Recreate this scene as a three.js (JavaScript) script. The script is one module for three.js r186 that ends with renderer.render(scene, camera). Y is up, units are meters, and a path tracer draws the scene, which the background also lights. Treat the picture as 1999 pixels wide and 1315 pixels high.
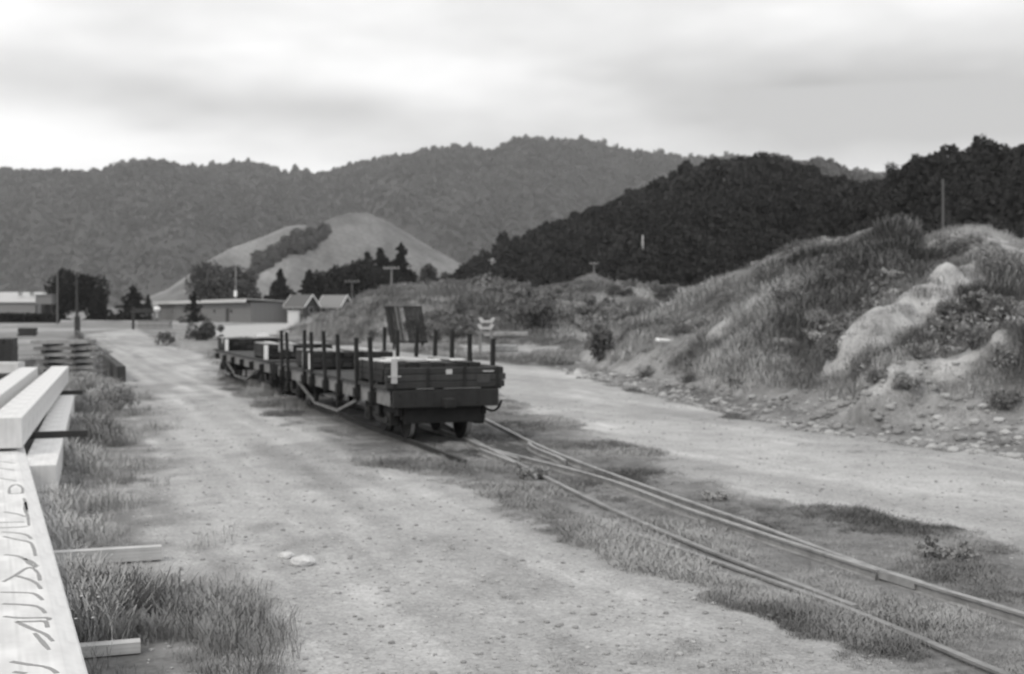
import * as THREE from 'three';
import { RoundedBoxGeometry } from 'three/addons/geometries/RoundedBoxGeometry.js';
import { mergeGeometries } from 'three/addons/utils/BufferGeometryUtils.js';

// ---------------------------------------------------------------- camera, sky, sun, exposure
const scene = new THREE.Scene();
const F = 2413, HY = 606, EYE = 2.5, CX = 1000;               // focal length and horizon in units of a 1999 x 1315 picture; eye height in metres
const camera = new THREE.PerspectiveCamera(2 * Math.atan(657.5 / F) * 180 / Math.PI, 1024 / 674, 0.1, 12000);
camera.position.set(0, EYE, 0);
camera.setViewOffset(1024, 674, 0, (657.5 - HY) * 674 / 1315, 1024, 674);
camera.focus = 4.2; camera.userData.fStop = 3.7;
const renderer = new THREE.WebGLRenderer({ antialias: true });
renderer.toneMapping = THREE.LinearToneMapping;
renderer.toneMappingExposure = 1.2;
renderer.shadowMap.enabled = true;

const rng = (s) => () => { s = (s + 0x6d2b79f5) | 0; let t = Math.imul(s ^ (s >>> 15), 1 | s); t = (t + Math.imul(t ^ (t >>> 7), 61 | t)) ^ t; return ((t ^ (t >>> 14)) >>> 0) / 4294967296; };
const clamp = (x, a = 0, b = 1) => Math.min(b, Math.max(a, x));
const ss = (a, b, x) => { const t = clamp((x - a) / (b - a)); return t * t * (3 - 2 * t); };
const mix = (a, b, t) => a + (b - a) * t;
const h2 = (x, y, s = 0) => { let n = Math.imul(x, 374761393) + Math.imul(y, 668265263) + Math.imul(s, 2147483647 ^ 0x5bd1e995) | 0; n = Math.imul(n ^ (n >>> 13), 1274126177); return ((n ^ (n >>> 16)) >>> 0) / 4294967296; };
function vn(x, y, s = 0, per = 0) {                                                    // value noise, optionally periodic
  const xi = Math.floor(x), yi = Math.floor(y), fx = x - xi, fy = y - yi, u = fx * fx * fx * (fx * (fx * 6 - 15) + 10), v = fy * fy * fy * (fy * (fy * 6 - 15) + 10);
  const w = (a) => per ? ((a % per) + per) % per : a;
  const a = h2(w(xi), w(yi), s), b = h2(w(xi + 1), w(yi), s), c = h2(w(xi), w(yi + 1), s), d = h2(w(xi + 1), w(yi + 1), s);
  return (a + (b - a) * u) * (1 - v) + (c + (d - c) * u) * v;
}
function fbm(x, y, o = 4, s = 0, per = 0) { let r = 0, a = .5, t = 0; for (let i = 0; i < o; i++) { r += a * vn(x, y, s + i * 17, per); t += a; x *= 2; y *= 2; per *= 2; a *= .5; } return r / t; }
const table = (pts) => (x) => { if (x <= pts[0][0]) return pts[0][1]; for (let i = 1; i < pts.length; i++) if (x <= pts[i][0]) return mix(pts[i - 1][1], pts[i][1], (x - pts[i - 1][0]) / (pts[i][0] - pts[i - 1][0])); return pts[pts.length - 1][1]; };

{ // overcast sky: layered grey stratus, brightest overhead and in the gaps above the hills
  const W = 2048, Hh = 1024, a = new Float32Array(W * Hh * 4);
  for (let j = 0; j < Hh; j++) {
    const el = ((j + .5) / Hh - .5) * 180;
    for (let i = 0; i < W; i++) {
      let az = ((i + .5) / W - .25) * 360; if (az > 180) az -= 360;
      const e = Math.max(el, 0), k = 60 / (e + 6);                                    // clouds flatten towards the horizon
      const dx = Math.sin(az * Math.PI / 180) * k, dz = -Math.cos(az * Math.PI / 180) * k;
      const n1 = fbm(dx * .55 + 3.1, dz * .8 + 7.7, 5, 5), n2 = fbm(dx * 1.7 + 9, dz * 2.1, 4, 31), n3 = fbm(az * .12 + 40, e * .55, 4, 77);
      let grey = ss(.42, .72, n1 * .55 + n2 * .2 + n3 * .25);
      const band = (a0, e0, wa, we, tilt) => Math.exp(-(((az - a0) / wa) ** 2) - (((e - e0 - (az - a0) * tilt) / we) ** 2));
      const soft = .75 + .5 * n3;
      grey = grey * .38 + soft * (band(-17, 9.6, 8, 1.6, -.1) * .75 + band(-7, 9, 5, 1.0, -.08) * .45 + band(15, 9.3, 11, 2.7, .06) * 1.3 + band(24, 7, 8, 3, 0) * .3 + band(-3, 6.9, 7, .5, 0) * .12
        + band(60, 10, 16, 3, 0) * .6 + band(-62, 11, 18, 3, .04) * .6 + band(110, 9, 18, 2.5, 0) * .6 + band(-118, 9, 20, 3, 0) * .6 + band(170, 10, 18, 3, 0) * .5);
      grey = 1 - Math.exp(-1.25 * grey * (.7 + .6 * n2)); let v = 1.0 - .66 * grey + .14 * (n2 - .5) + .16 * (fbm(az * .22 + 9, e * .55, 5, 83) - .5);
      if (el < 0) v = .55;
      const o = (j * W + i) * 4; a[o] = v; a[o + 1] = v; a[o + 2] = v; a[o + 3] = 1;
    }
  }
  const t = new THREE.DataTexture(a, W, Hh, THREE.RGBAFormat, THREE.FloatType);
  t.mapping = THREE.EquirectangularReflectionMapping; t.magFilter = t.minFilter = THREE.LinearFilter; t.needsUpdate = true;
  scene.background = t; scene.environment = t;
}
const sun = new THREE.DirectionalLight(0xfffaf2, 1.0);
sun.position.set(-55, 75, 25); sun.target.position.set(0, 0, -25);
sun.castShadow = true; sun.shadow.radius = 26; sun.shadow.mapSize.set(2048, 2048);
Object.assign(sun.shadow.camera, { left: -70, right: 70, top: 70, bottom: -70, near: 1, far: 250 });
scene.add(sun, sun.target);
scene.fog = new THREE.FogExp2(0xe4e4e4, 0.00008);

// ---------------------------------------------------------------- helpers
const used = {};
const numbered = (n) => { used[n] = (used[n] ?? -1) + 1; return used[n] ? n + '_' + String(used[n]).padStart(3, '0') : n; };
function tag(o, label, category, group, kind) { o.userData.label = label; if (category) o.userData.category = category; if (group) o.userData.group = group; if (kind) o.userData.kind = kind; return o; }
function thing(name, label, category, x, y, z, turn = 0, group) { const o = new THREE.Group(); o.name = numbered(name); o.position.set(x, y, z); o.rotation.y = turn; scene.add(o); return tag(o, label, category, group); }
function mesh(name, geo, m, parent) { const o = new THREE.Mesh(geo, m); o.name = parent ? name : numbered(name); o.castShadow = o.receiveShadow = true; (parent || scene).add(o); return o; }
const ground2 = (px, py, h = 0) => { const d = F * (EYE - h) / (py - HY); return [(px - CX) * d / F, d]; };    // a point on the level plane at height h
function boxUV(g) {                                                                                   // uv in metres by the side a face looks to
  const p = g.attributes.position, n = g.attributes.normal, uv = new Float32Array(p.count * 2);
  for (let i = 0; i < p.count; i++) {
    const ax = Math.abs(n.getX(i)), ay = Math.abs(n.getY(i)), az = Math.abs(n.getZ(i));
    if (ay >= ax && ay >= az) { uv[2 * i] = p.getX(i); uv[2 * i + 1] = p.getZ(i); } else if (ax >= az) { uv[2 * i] = p.getY(i); uv[2 * i + 1] = p.getZ(i); } else { uv[2 * i] = p.getX(i); uv[2 * i + 1] = p.getY(i); }
  }
  g.setAttribute('uv', new THREE.BufferAttribute(uv, 2)); return g;
}
const flat = (g) => { const r = g.index ? g.toNonIndexed() : g; for (const k of Object.keys(r.attributes)) if (!['position', 'normal', 'uv'].includes(k)) r.deleteAttribute(k); return r; };
function bx(w, h, l, x = 0, y = 0, z = 0, r = 0) { const g = r ? new RoundedBoxGeometry(w, h, l, 1, r) : new THREE.BoxGeometry(w, h, l); return boxUV(flat(g.translate(x, y, z))); }
function bar(a, b, w, h = w) {                                                                        // a square bar between two points
  const A = new THREE.Vector3(...a), B = new THREE.Vector3(...b), g = new THREE.BoxGeometry(w, h, A.distanceTo(B)), m = new THREE.Matrix4().lookAt(B, A, Math.abs(B.y - A.y) > .95 * A.distanceTo(B) ? new THREE.Vector3(0, 0, 1) : new THREE.Vector3(0, 1, 0));
  boxUV(g); return flat(g.applyMatrix4(m).translate((A.x + B.x) / 2, (A.y + B.y) / 2, (A.z + B.z) / 2));
}
function rod(a, b, r1, r2 = r1, n = 8) { const A = new THREE.Vector3(...a), B = new THREE.Vector3(...b), g = new THREE.CylinderGeometry(r2, r1, A.distanceTo(B), n); g.applyQuaternion(new THREE.Quaternion().setFromUnitVectors(new THREE.Vector3(0, 1, 0), B.clone().sub(A).normalize())); return flat(g.translate((A.x + B.x) / 2, (A.y + B.y) / 2, (A.z + B.z) / 2)); }
const merge = (a) => mergeGeometries(a.map(flat));
function tex(n, f, repeat = 1) {
  const a = new Uint8Array(n * n * 4);
  for (let j = 0; j < n; j++) for (let i = 0; i < n; i++) { const v = clamp(f(i / n, j / n)), s = 255 * (v <= .0031308 ? v * 12.92 : 1.055 * v ** (1 / 2.4) - .055), o = (j * n + i) * 4; a[o] = a[o + 1] = a[o + 2] = s; a[o + 3] = 255; }
  const t = new THREE.DataTexture(a, n, n); t.wrapS = t.wrapT = THREE.RepeatWrapping; t.magFilter = THREE.LinearFilter; t.minFilter = THREE.LinearMipmapLinearFilter; t.generateMipmaps = true; t.colorSpace = THREE.SRGBColorSpace; t.repeat.set(repeat, repeat); t.needsUpdate = true; return t;
}
const g3 = (v) => new THREE.Color().setRGB(v, v, v);
const mat = (v, rough = .9, o = {}) => new THREE.MeshStandardMaterial({ color: g3(v), roughness: rough, ...o });

// textures: values are multipliers of the material's own grey
function stones(u, v, n, s) {                                                                         // cellular stones, periodic
  const x = u * n, y = v * n, xi = Math.floor(x), yi = Math.floor(y); let b = 9, c = 9, id = 0; const w = (k) => ((k % n) + n) % n;
  for (let dy = -1; dy < 2; dy++) for (let dx = -1; dx < 2; dx++) { const cx = w(xi + dx), cy = w(yi + dy), d = Math.hypot(xi + dx + h2(cx, cy, s) - x, yi + dy + h2(cx, cy, s + 1) - y); if (d < b) { c = b; b = d; id = h2(cx, cy, s + 2); } else if (d < c) c = d; }
  return [c - b, id];
}
const gravelTex = tex(1024, (u, v) => { const [e, id] = stones(u, v, 64, 3), [e2, id2] = stones(u, v, 150, 9); const big = id > .72 ? ss(0, .25, e) : 0; return .62 + .22 * (fbm(u * 8, v * 8, 5, 2, 8) - .5) + mix((id2 - .5) * .28 * ss(0, .3, e2), (id - .55) * .5, big * .7) - .08 * (1 - ss(0, .1, e2)); });
const soilTex = tex(512, (u, v) => { const [e, id] = stones(u, v, 60, 13); return .62 + .5 * (fbm(u * 8, v * 8, 6, 22, 8) - .5) + (id - .5) * .25 * ss(0, .3, e); });
const woodTex = tex(512, (u, v) => .72 + .6 * (fbm(u * 24, v * 3, 3, 41, 24) * .4 + vn(u * 96, v * 2, 51, 96) * .35 + fbm(u * 6, v * 6, 4, 61, 6) * .45 - .6));
const paleTex = tex(512, (u, v) => .88 + .4 * (vn(u * 48, v * 2, 71, 48) * .3 + fbm(u * 5, v * 5, 5, 73, 5) * .7 - .5) );
const rustTex = tex(256, (u, v) => .7 + .7 * (fbm(u * 8, v * 8, 6, 91, 8) - .5));

const M = {
  tar: mat(.028, .85, { map: woodTex }), tar2: mat(.042, .85, { map: woodTex }), tarEnd: mat(.03, .9, { map: woodTex }), paleTop: mat(.42, .9, { map: woodTex }), paleTop2: mat(.6, .9, { map: woodTex }),
  white: mat(.82, .8), beam: mat(.7, .85, { map: paleTex }), greyWood: mat(.3, .95, { map: woodTex }), greyWood2: mat(.2, .95, { map: woodTex }), darkWood: mat(.06, .95, { map: woodTex }),
  iron: mat(.022, .85, { map: rustTex }), dusty: mat(.24, .9, { map: rustTex }), rustBar: mat(.2, .8, { map: rustTex }), railSide: mat(.36, .6, { map: rustTex }), railTop: mat(.5, .45, { metalness: .3, map: rustTex }), tread: mat(.38, .4, { metalness: .5 }),
  ink: mat(.26, .8), stone: mat(.36, .95, { map: soilTex }), bark: mat(.12, .95), concrete: mat(.6, .9, { map: soilTex }), glass: mat(.04, .15),
};

// ---------------------------------------------------------------- shape of the land
const bankFoot = table([[900, 84], [1000, 62], [1090, 50.5], [1180, 45], [1300, 35.7], [1500, 28.2], [1700, 24.8], [1999, 21.6], [2400, 18.6], [3200, 15]]);
const bankCrestD = table([[1150, 66], [1200, 64], [1400, 60], [1600, 52], [1750, 47], [1900, 42], [2000, 39], [2400, 34], [3200, 28]]);
const bankCrestY = table([[1130, 690], [1170, 662], [1195, 635], [1230, 618], [1270, 604], [1310, 592], [1340, 575], [1400, 556], [1430, 541], [1480, 517], [1530, 497], [1600, 482], [1660, 468], [1700, 452], [1745, 440], [1775, 450], [1800, 462], [1830, 452], [1870, 446], [1900, 442], [1940, 450], [1985, 468], [2060, 480], [2200, 470], [2500, 420], [3200, 380]]);
const mound1Y = table([[530, 650], [560, 642], [600, 632], [640, 622], [675, 612], [694, 594], [712, 580], [740, 572], [790, 563], [830, 559], [900, 556], [970, 560], [1010, 569], [1040, 583], [1070, 596], [1100, 611], [1150, 645]]);
const mound2Y = table([[980, 628], [1030, 575], [1080, 561], [1130, 553], [1190, 550], [1250, 554], [1310, 566], [1340, 580], [1400, 610], [1500, 620]]);
const mound3Y = table([[1080, 606], [1105, 556], [1135, 541], [1160, 535], [1175, 545], [1200, 560], [1230, 606]]);
const top = (y, d) => Math.max(0, EYE + (HY - y) * d / F);
const spurs = [[1668, 724, 1888, 584, .95, 1.45], [1400, 680, 1466, 622, .7, 1.05], [1435, 722, 1535, 696, .5, 1.0], [1728, 794, 1795, 754, .6, 1.2], [1838, 764, 1930, 724, .6, 1.3], [1290, 665, 1330, 690, .3, .8]];
let spurWorld = null;
function H0(X, d) {
  if (d < 3) return 0;
  const p = CX + F * X / d; let h = .035 * (fbm(X * .5 + 50, d * .5, 3, 3) - .5);
  if (p < 1000) h -= 0;
  if (p > 1120) {
    const db = bankFoot(p) + 1.2 * (fbm(X * .35, d * .35, 3, 8) - .5), dc = bankCrestD(p), hc = top(bankCrestY(p) + 9, dc), u = (d - db) / (dc - db);
    if (u > 0) {
      const v = Math.min(u, 1), lump = fbm(X * .22 + 9, d * .16, 4, 14) - .5, fine = fbm(X * .75, d * .6, 4, 19) - .5 + .5 * (Math.abs(fbm(X * .45 + 7, d * .2, 3, 23) - .5) * 3 - .4);
      let b = hc * (.45 * v + .55 * ss(-.15, 1, v)) - hc * .55 * ss(-.15, 1, 0) * (1 - v);
      b += (lump * 1.7 * ss(0, .3, v) + fine * .7) * ss(0, .12, v) * (1 - .8 * ss(.7, 1, v));
      if (u > 1) b = Math.max(b - hc * .5 * ss(1, 1.5, u) - hc * .5 * ss(1.3, 2.6, u), 0);
      h = Math.max(h, b);
    }
  }
  const hump = (y, d0, dc, d1, amp) => { const hc = top(y(p) + 2, dc); if (hc <= 0 || d < d0 || d > d1) return 0; const v = d < dc ? ss(d0, dc, d) : 1 - ss(dc, d1, d); return hc * v + amp * v * (fbm(X * .16, d * .1, 4, 26) - .5); };
  if (p > 520 && p < 1180) h = Math.max(h, hump(mound1Y, table([[540, 128], [640, 100], [760, 84], [1100, 74]])(p), 102, 138, 1.2));
  if (p > 960 && p < 1520) { h = Math.max(h, hump(mound2Y, 98, 140, 190, 1.3)); h = Math.max(h, hump(mound3Y, 160, 178, 205, .5)); }
  return h;
}
function hit0(f, px, py) { let a = 4, b = 4; const y = (d) => EYE + (HY - py) * d / F; for (let d = 4; d < 3000; d *= 1.01) { b = d; if (f((px - CX) * d / F, d) >= y(d)) break; a = d; } for (let i = 0; i < 20; i++) { const m = (a + b) / 2; if (f((px - CX) * m / F, m) >= y(m)) b = m; else a = m; } return [(px - CX) * b / F, b]; }
spurWorld = spurs.map(([a, b, c, e, h, w]) => [...hit0(H0, a, b), ...hit0(H0, c, e), h, w]);
function spurAt(X, d) { let best = 0; for (const [x0, d0, x1, d1, h, w] of spurWorld) { const ex = x1 - x0, ed = d1 - d0, L2 = ex * ex + ed * ed, t = clamp(((X - x0) * ex + (d - d0) * ed) / L2), r = Math.hypot(X - x0 - t * ex, d - d0 - t * ed); best = Math.max(best, (1 - ss(0, w, r)) * h); } return best; }
const H = (X, d) => { const h = H0(X, d); return h > .15 ? h + spurAt(X, d) * (.88 + .24 * fbm(X * .8, d * .7, 3, 139)) + .13 * ss(.2, .8, h) * (d < 70 ? fbm(X * 2.6, d * 2.2, 3, 141) - .5 : 0) : h; };
const hit = (px, py) => hit0(H, px, py);
const at = (px, py, d) => [(px - CX) * d / F, EYE + (HY - py) * d / F, -d];

// surfaces: which part of the land is what
const poly = (a) => a.map(([x, y]) => ground2(x, y));
function sd(P, x, y) { let inside = false, m = 1e9; for (let i = 0, j = P.length - 1; i < P.length; j = i++) { const [ax, ay] = P[j], [b, c] = P[i], ex = b - ax, ey = c - ay, t = clamp(((x - ax) * ex + (y - ay) * ey) / (ex * ex + ey * ey)); m = Math.min(m, (x - ax - t * ex) ** 2 + (y - ay - t * ey) ** 2); if ((ay > y) !== (c > y) && x < (b - ax) * (y - ay) / (c - ay) + ax) inside = !inside; } return (inside ? 1 : -1) * Math.sqrt(m); }
const yardP = poly([[158, 654], [244, 746], [278, 790], [300, 850], [290, 900], [300, 960], [322, 1030], [345, 1120], [375, 1210], [410, 1315], [470, 1600], [1300, 2400], [2600, 1600], [1830, 1315], [1590, 1240], [1390, 1140], [1190, 1055], [1050, 990], [880, 928], [800, 902], [700, 866], [600, 822], [545, 796], [440, 750], [425, 700], [330, 672], [262, 640]]);
const roadP = poly([[560, 671], [700, 676], [830, 692], [985, 709], [1095, 722], [1180, 741], [1300, 776], [1500, 822], [1700, 853], [1999, 888], [2500, 940], [4000, 1010], [4000, 1400], [2400, 1230], [1999, 1105], [1900, 1062], [1750, 1022], [1600, 992], [1450, 962], [1330, 930], [1245, 888], [1100, 835], [1000, 792], [960, 770], [800, 715], [700, 698], [580, 684]]);
const paleFlatP = poly([[430, 637], [570, 632], [570, 650], [500, 655], [430, 648]]);
const edgeN = (X, d) => (fbm(X * .8, d * .8, 4, 33) - .5) * 1.6;
const yardS = (X, d) => sd(yardP, X, d) + edgeN(X, d), roadS = (X, d) => sd(roadP, X, d) + edgeN(X + 40, d) * .9;
const ct = Math.cos(.36), st = Math.sin(.36);
function surface(X, d) {                                                                              // [kind, albedo]
  const h = H(X, d), k = Math.max(1, d / 12), along = (X * -st + d * ct), across = (X * ct + d * st);
  const blot = fbm(X * .45, d * .45, 4, 44), fine = fbm(X * 2.2 / k, d * 2.2 / k, 3, 55);
  const dirt = .15 + .16 * (fbm(X * .5, d * .4, 4, 66) - .5) + .13 * (fine - .5);
  if (h < .22 && d < 330) {
    const y = d < 220 ? yardS(X, d) : -9, r = d < 120 ? roadS(X, d) : -9;
    if (y > -1.2 || r > -1.2) {
      const yard = y > r, s = yard ? y : r;
      const tracks = yard ? fbm(across * 1.1 + 4, along * .05, 3, 88) : fbm((X * .86 + d * .5) * .6, (d * .86 - X * .5) * .05, 3, 89);
      const patch = ss(.57, .7, fbm(X * .7 + 11, d * .45, 4, 99)), scuff = ss(.6, .75, fbm(across * 2.2, along * .35, 4, 123));
      let rut = 1; if (yard) { const c = across + .5 * (fbm(along * .05, 3, 3, 127) - .5); for (const c0 of [1.15, 1.9, 2.65, 3.4, 4.2, 4.9]) rut += (.17 * Math.exp(-(((c - c0) / .16) ** 2)) - .07 * Math.exp(-(((c - c0 - .34) / .14) ** 2))) * ss(.3, .6, fbm(along * .22 + c0 * 9, c0, 3, 129)) * (.6 + .8 * fine); }
      let a = (yard ? .33 : .33) * (.44 + 1.04 * (tracks * .55 + blot * .3 + fine * .15 )) * (1 - (yard ? .2 : .08) * patch) * (1 + .18 * scuff) * rut;
      const t = ss(-.5, .5, s);
      return [s > 0 ? (yard ? 1 : 2) : 0, mix(dirt, a, t)];
    }
  }
  if (h >= .22 && d < 75 && CX + F * X / d > 1120) {
    const toe = 1 - ss(.5, 1.3, h), bare = Math.max(ss(.64, .78, fbm(X * .4 + 5, d * .35, 5, 133)) * .7, ss(.22, .5, spurAt(X, d) + .35 * (fbm(X * 1.1, d * .9, 4, 137) - .5)), toe * .45);
    const q9 = CX + F * X / d, capB = q9 > 1785 ? ss(.84, .92, d / bankCrestD(q9) + .12 * (blot - .5)) : 0;
    return [3, mix(.17 + .1 * (fine - .5) + .14 * (blot - .5), .345 + .14 * (fine - .5), Math.max(bare, capB * .9))];
  }
  if (d > 20.5 && d < 48 && Math.abs((X + 1.2 + .353 * (d - 22.84) / .936) * .936) < 1.25) return [0, .05 + .04 * (fine - .5)];   // shade under the wagons, painted into the colour of the bed
  if (d > 60) {
    const pale = d > 120 && sd(paleFlatP, X, d) > -4 ? .38 : 0;
    return [0, Math.max(pale, .17 + .22 * (blot - .5) + .1 * ss(.55, .75, fbm(X * .08, d * .03, 3, 143)))];
  }
  return [0, dirt];
}

{ // one sheet of land on a grid that widens with distance; its triangles are dealt out to the ground, the two gravel surfaces and the spoil bank
  const ang = [], rad = [];
  const A0 = Math.atan(-1150 / F), A1 = Math.atan(1250 / F), NA = 560;
  for (let i = -40; i < 0; i++) ang.push(A0 - (Math.PI + A0) * (i / -40) ** 1.6);
  for (let i = 0; i <= NA; i++) ang.push(mix(A0, A1, i / NA));
  for (let i = 1; i <= 40; i++) ang.push(A1 + (Math.PI - A1) * (i / 40) ** 1.6);
  for (let r = .25; r < 5; r *= 1.16) rad.push(r);
  for (let r = 5; r < 260; r *= 1.0068) rad.push(r);
  for (let r = 260; r < 6500; r *= 1.06) rad.push(r);
  const na = ang.length, nr = rad.length, pos = new Float32Array(na * nr * 3), col = new Float32Array(na * nr * 3), uv = new Float32Array(na * nr * 2), kind = new Uint8Array(na * nr);
  for (let j = 0; j < nr; j++) for (let i = 0; i < na; i++) {
    const X = Math.sin(ang[i]) * rad[j], d = Math.cos(ang[i]) * rad[j], o = j * na + i, front = Math.abs(ang[i]) < .7;
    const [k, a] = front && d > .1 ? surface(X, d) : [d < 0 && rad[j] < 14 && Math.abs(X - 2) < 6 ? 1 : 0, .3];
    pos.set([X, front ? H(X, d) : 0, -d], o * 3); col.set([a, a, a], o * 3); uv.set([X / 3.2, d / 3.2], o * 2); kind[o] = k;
  }
  const idx = [[], [], [], []];
  for (let j = 0; j + 1 < nr; j++) for (let i = 0; i + 1 < na; i++) { const a = j * na + i, b = a + 1, c = a + na, e = c + 1; for (const t of [[a, b, c], [b, e, c]]) { const ks = t.map((q) => kind[q]); idx[ks[0] === ks[1] ? ks[0] : ks[2]].push(...t); } }
  const full = new THREE.BufferGeometry(); full.setAttribute('position', new THREE.BufferAttribute(pos, 3)); full.setIndex([].concat(idx[0]).length ? idx.reduce((p, q) => { for (const v of q) p.push(v); return p; }, []) : null); full.computeVertexNormals();
  const nrm = full.attributes.normal.array;
  const names = [['ground', 'dark weedy soil and rough grassland stretching to the foot of the hills'], ['gravel_yard', 'wide pale gravel yard left of the railway with faint wheel tracks'], ['gravel_road', 'smooth pale gravel road curving between the railway and the spoil bank'], ['spoil_bank', 'high bank of dumped spoil on the right with pale bare ridges and scrub']];
  const mats = [soilTex, gravelTex, gravelTex, soilTex].map((t) => new THREE.MeshStandardMaterial({ color: g3(1 / .62), vertexColors: true, roughness: 1, map: t, bumpMap: t, bumpScale: .02 }));
  names.forEach(([n, label], k) => {
    const map = new Map(), ix = [], P = [], N = [], C = [], U = [];
    for (const v of idx[k]) { let m = map.get(v); if (m === undefined) { m = map.size; map.set(v, m); for (let q = 0; q < 3; q++) { P.push(pos[v * 3 + q]); N.push(nrm[v * 3 + q]); C.push(col[v * 3 + q]); } U.push(uv[v * 2], uv[v * 2 + 1]); } ix.push(m); }
    const g = new THREE.BufferGeometry();
    g.setAttribute('position', new THREE.Float32BufferAttribute(P, 3)); g.setAttribute('normal', new THREE.Float32BufferAttribute(N, 3)); g.setAttribute('color', new THREE.Float32BufferAttribute(C, 3)); g.setAttribute('uv', new THREE.Float32BufferAttribute(U, 2)); g.setIndex(ix);
    tag(mesh(n, g, mats[k]), label, n.replace('_', ' '), null, 'structure');
  });
}

// ---------------------------------------------------------------- hills
function hill(name, label, prof, crest, foot, back, px0, px1, n, m, amp, tone, seed) {
  const pos = [], col = [], uv = [], ix = [];
  const f = (p, t) => {                                                                                // t 0 foot .. 1 crest .. 1.4 behind
    const dc = crest(p), d0 = foot(p), d = t <= 1 ? mix(d0, dc, t) : mix(dc, back, (t - 1) / .4), X = (p - CX) * d / F, hc = top(prof(p) + (name === 'dark_hill' ? 8 + 22 * ss(1750, 2000, p) : 0), dc);
    let h = t <= 1 ? hc * (.35 * t + .65 * ss(0, 1.15, t) / ss(0, 1.15, 1)) : hc * (1 - .6 * (t - 1) / .4);
    const w = t <= 1 ? Math.sin(Math.PI * clamp(t)) ** .8 : 0;
    h += hc * amp * w * ((fbm(p * .006 + seed, t * 1.2, 4, seed) - .5) * 1.4 + (.32 - Math.abs(fbm(p * .0045 + seed * 3, t * .9 + p * .0006, 4, seed + 5) - .5) * 2.4) * .5);
    return [X, h, d];
  };
  for (let j = 0; j <= m; j++) for (let i = 0; i <= n; i++) { const p = mix(px0, px1, i / n), t = 1.4 * j / m, [X, h, d] = f(p, t), a = tone(p, t, X, d, h); pos.push(X, h - .3, -d); col.push(a, a, a); uv.push(X / 9, h / 9); }
  for (let j = 0; j < m; j++) for (let i = 0; i < n; i++) { const a = j * (n + 1) + i, b = a + 1, c = a + n + 1; ix.push(a, b, c, b, c + 1, c); }
  const g = new THREE.BufferGeometry(); g.setAttribute('position', new THREE.Float32BufferAttribute(pos, 3)); g.setAttribute('color', new THREE.Float32BufferAttribute(col, 3)); g.setAttribute('uv', new THREE.Float32BufferAttribute(uv, 2)); g.setIndex(ix); g.computeVertexNormals();
  tag(mesh(name, g, new THREE.MeshStandardMaterial({ color: g3(1 / .62), vertexColors: true, roughness: 1, map: soilTex })), label, 'hill', null, 'structure');
  return f;
}
const farY = table([[-700, 330], [0, 336], [60, 338], [110, 341], [150, 339], [165, 344], [215, 338], [235, 329], [270, 325], [310, 326], [350, 331], [400, 331], [430, 325], [480, 319], [510, 321], [540, 331], [557, 344], [580, 337], [620, 343], [650, 336], [690, 323], [740, 316], [800, 309], [850, 297], [880, 292], [920, 294], [965, 301], [975, 297], [1000, 288], [1040, 282], [1090, 279], [1145, 274], [1180, 286], [1230, 297], [1300, 306], [1380, 313], [1430, 318], [1600, 330], [1800, 350], [2800, 330]]);
const spurY = table([[1380, 345], [1440, 325], [1485, 322], [1500, 310], [1535, 312], [1560, 322], [1590, 319], [1620, 320], [1640, 334], [1700, 350], [1760, 360], [1850, 380]]);
const paleY = table([[240, 600], [330, 562], [400, 512], [450, 482], [520, 457], [560, 440], [590, 436], [615, 441], [650, 421], [680, 413], [720, 411], [760, 431], [800, 456], [860, 491], [915, 522], [960, 545], [1050, 600]]);
const darkY = table([[880, 545], [915, 522], [950, 499], [1000, 477], [1060, 452], [1130, 430], [1200, 404], [1260, 380], [1300, 364], [1350, 343], [1390, 331], [1470, 323], [1540, 325], [1590, 343], [1620, 362], [1660, 372], [1700, 367], [1730, 356], [1770, 334], [1790, 316], [1830, 306], [1870, 299], [1890, 293], [1905, 280], [1925, 284], [1940, 296], [1985, 281], [2100, 262], [2800, 230]]);
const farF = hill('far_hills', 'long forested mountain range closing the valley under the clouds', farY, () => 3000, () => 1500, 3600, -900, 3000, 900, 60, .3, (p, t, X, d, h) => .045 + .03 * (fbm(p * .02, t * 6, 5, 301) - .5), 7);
const backF = hill('wooded_ridge', 'hazy wooded ridge showing between the two dark hills', spurY, () => 1100, () => 800, 1250, 1370, 1860, 160, 16, .05, () => .03, 9);
const scrubN = (p, t) => ss(26, 10, Math.abs((p - 575) * .42 + (farPy(p, t) - 492)) + 18 * fbm(p * .03, t * 4, 3, 5)) * (p > 500 && p < 640 ? 1 : 0);
const farPy = (p, t) => mix(600, paleY(p), t);
const paleF = hill('pale_hill', 'pale grassy hill with a dark scrub gully in front of the mountain range', paleY, () => 900, () => 480, 1050, 200, 1100, 220, 40, .16, (p, t) => .13 + .16 * (fbm(p * .025, t * 9, 5, 401) - .5) + .05 * ss(.5, .7, fbm(p * .006, t * 3, 3, 411)), 12);
const darkCrest = table([[880, 520], [1100, 470], [1470, 400], [1650, 330], [1800, 230], [2000, 200], [2800, 190]]), darkFoot = table([[880, 240], [1100, 215], [1400, 150], [1700, 110], [2000, 90], [2800, 80]]);
const clay = (p, t) => { const y = mix(585, darkY(p), t); return Math.max(ss(34, 18, Math.hypot(p - 958, (y - 512) * 1.3)) , ss(14, 4, Math.hypot((p - 1550) * 1.1, (y - 425) * .4))); };
const darkF = hill('dark_hill', 'dark bush covered hill rising behind the spoil bank', darkY, darkCrest, darkFoot, 650, 860, 2800, 400, 60, .1, (p, t) => mix(.028, .2, clay(p, t)), 17);

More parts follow.
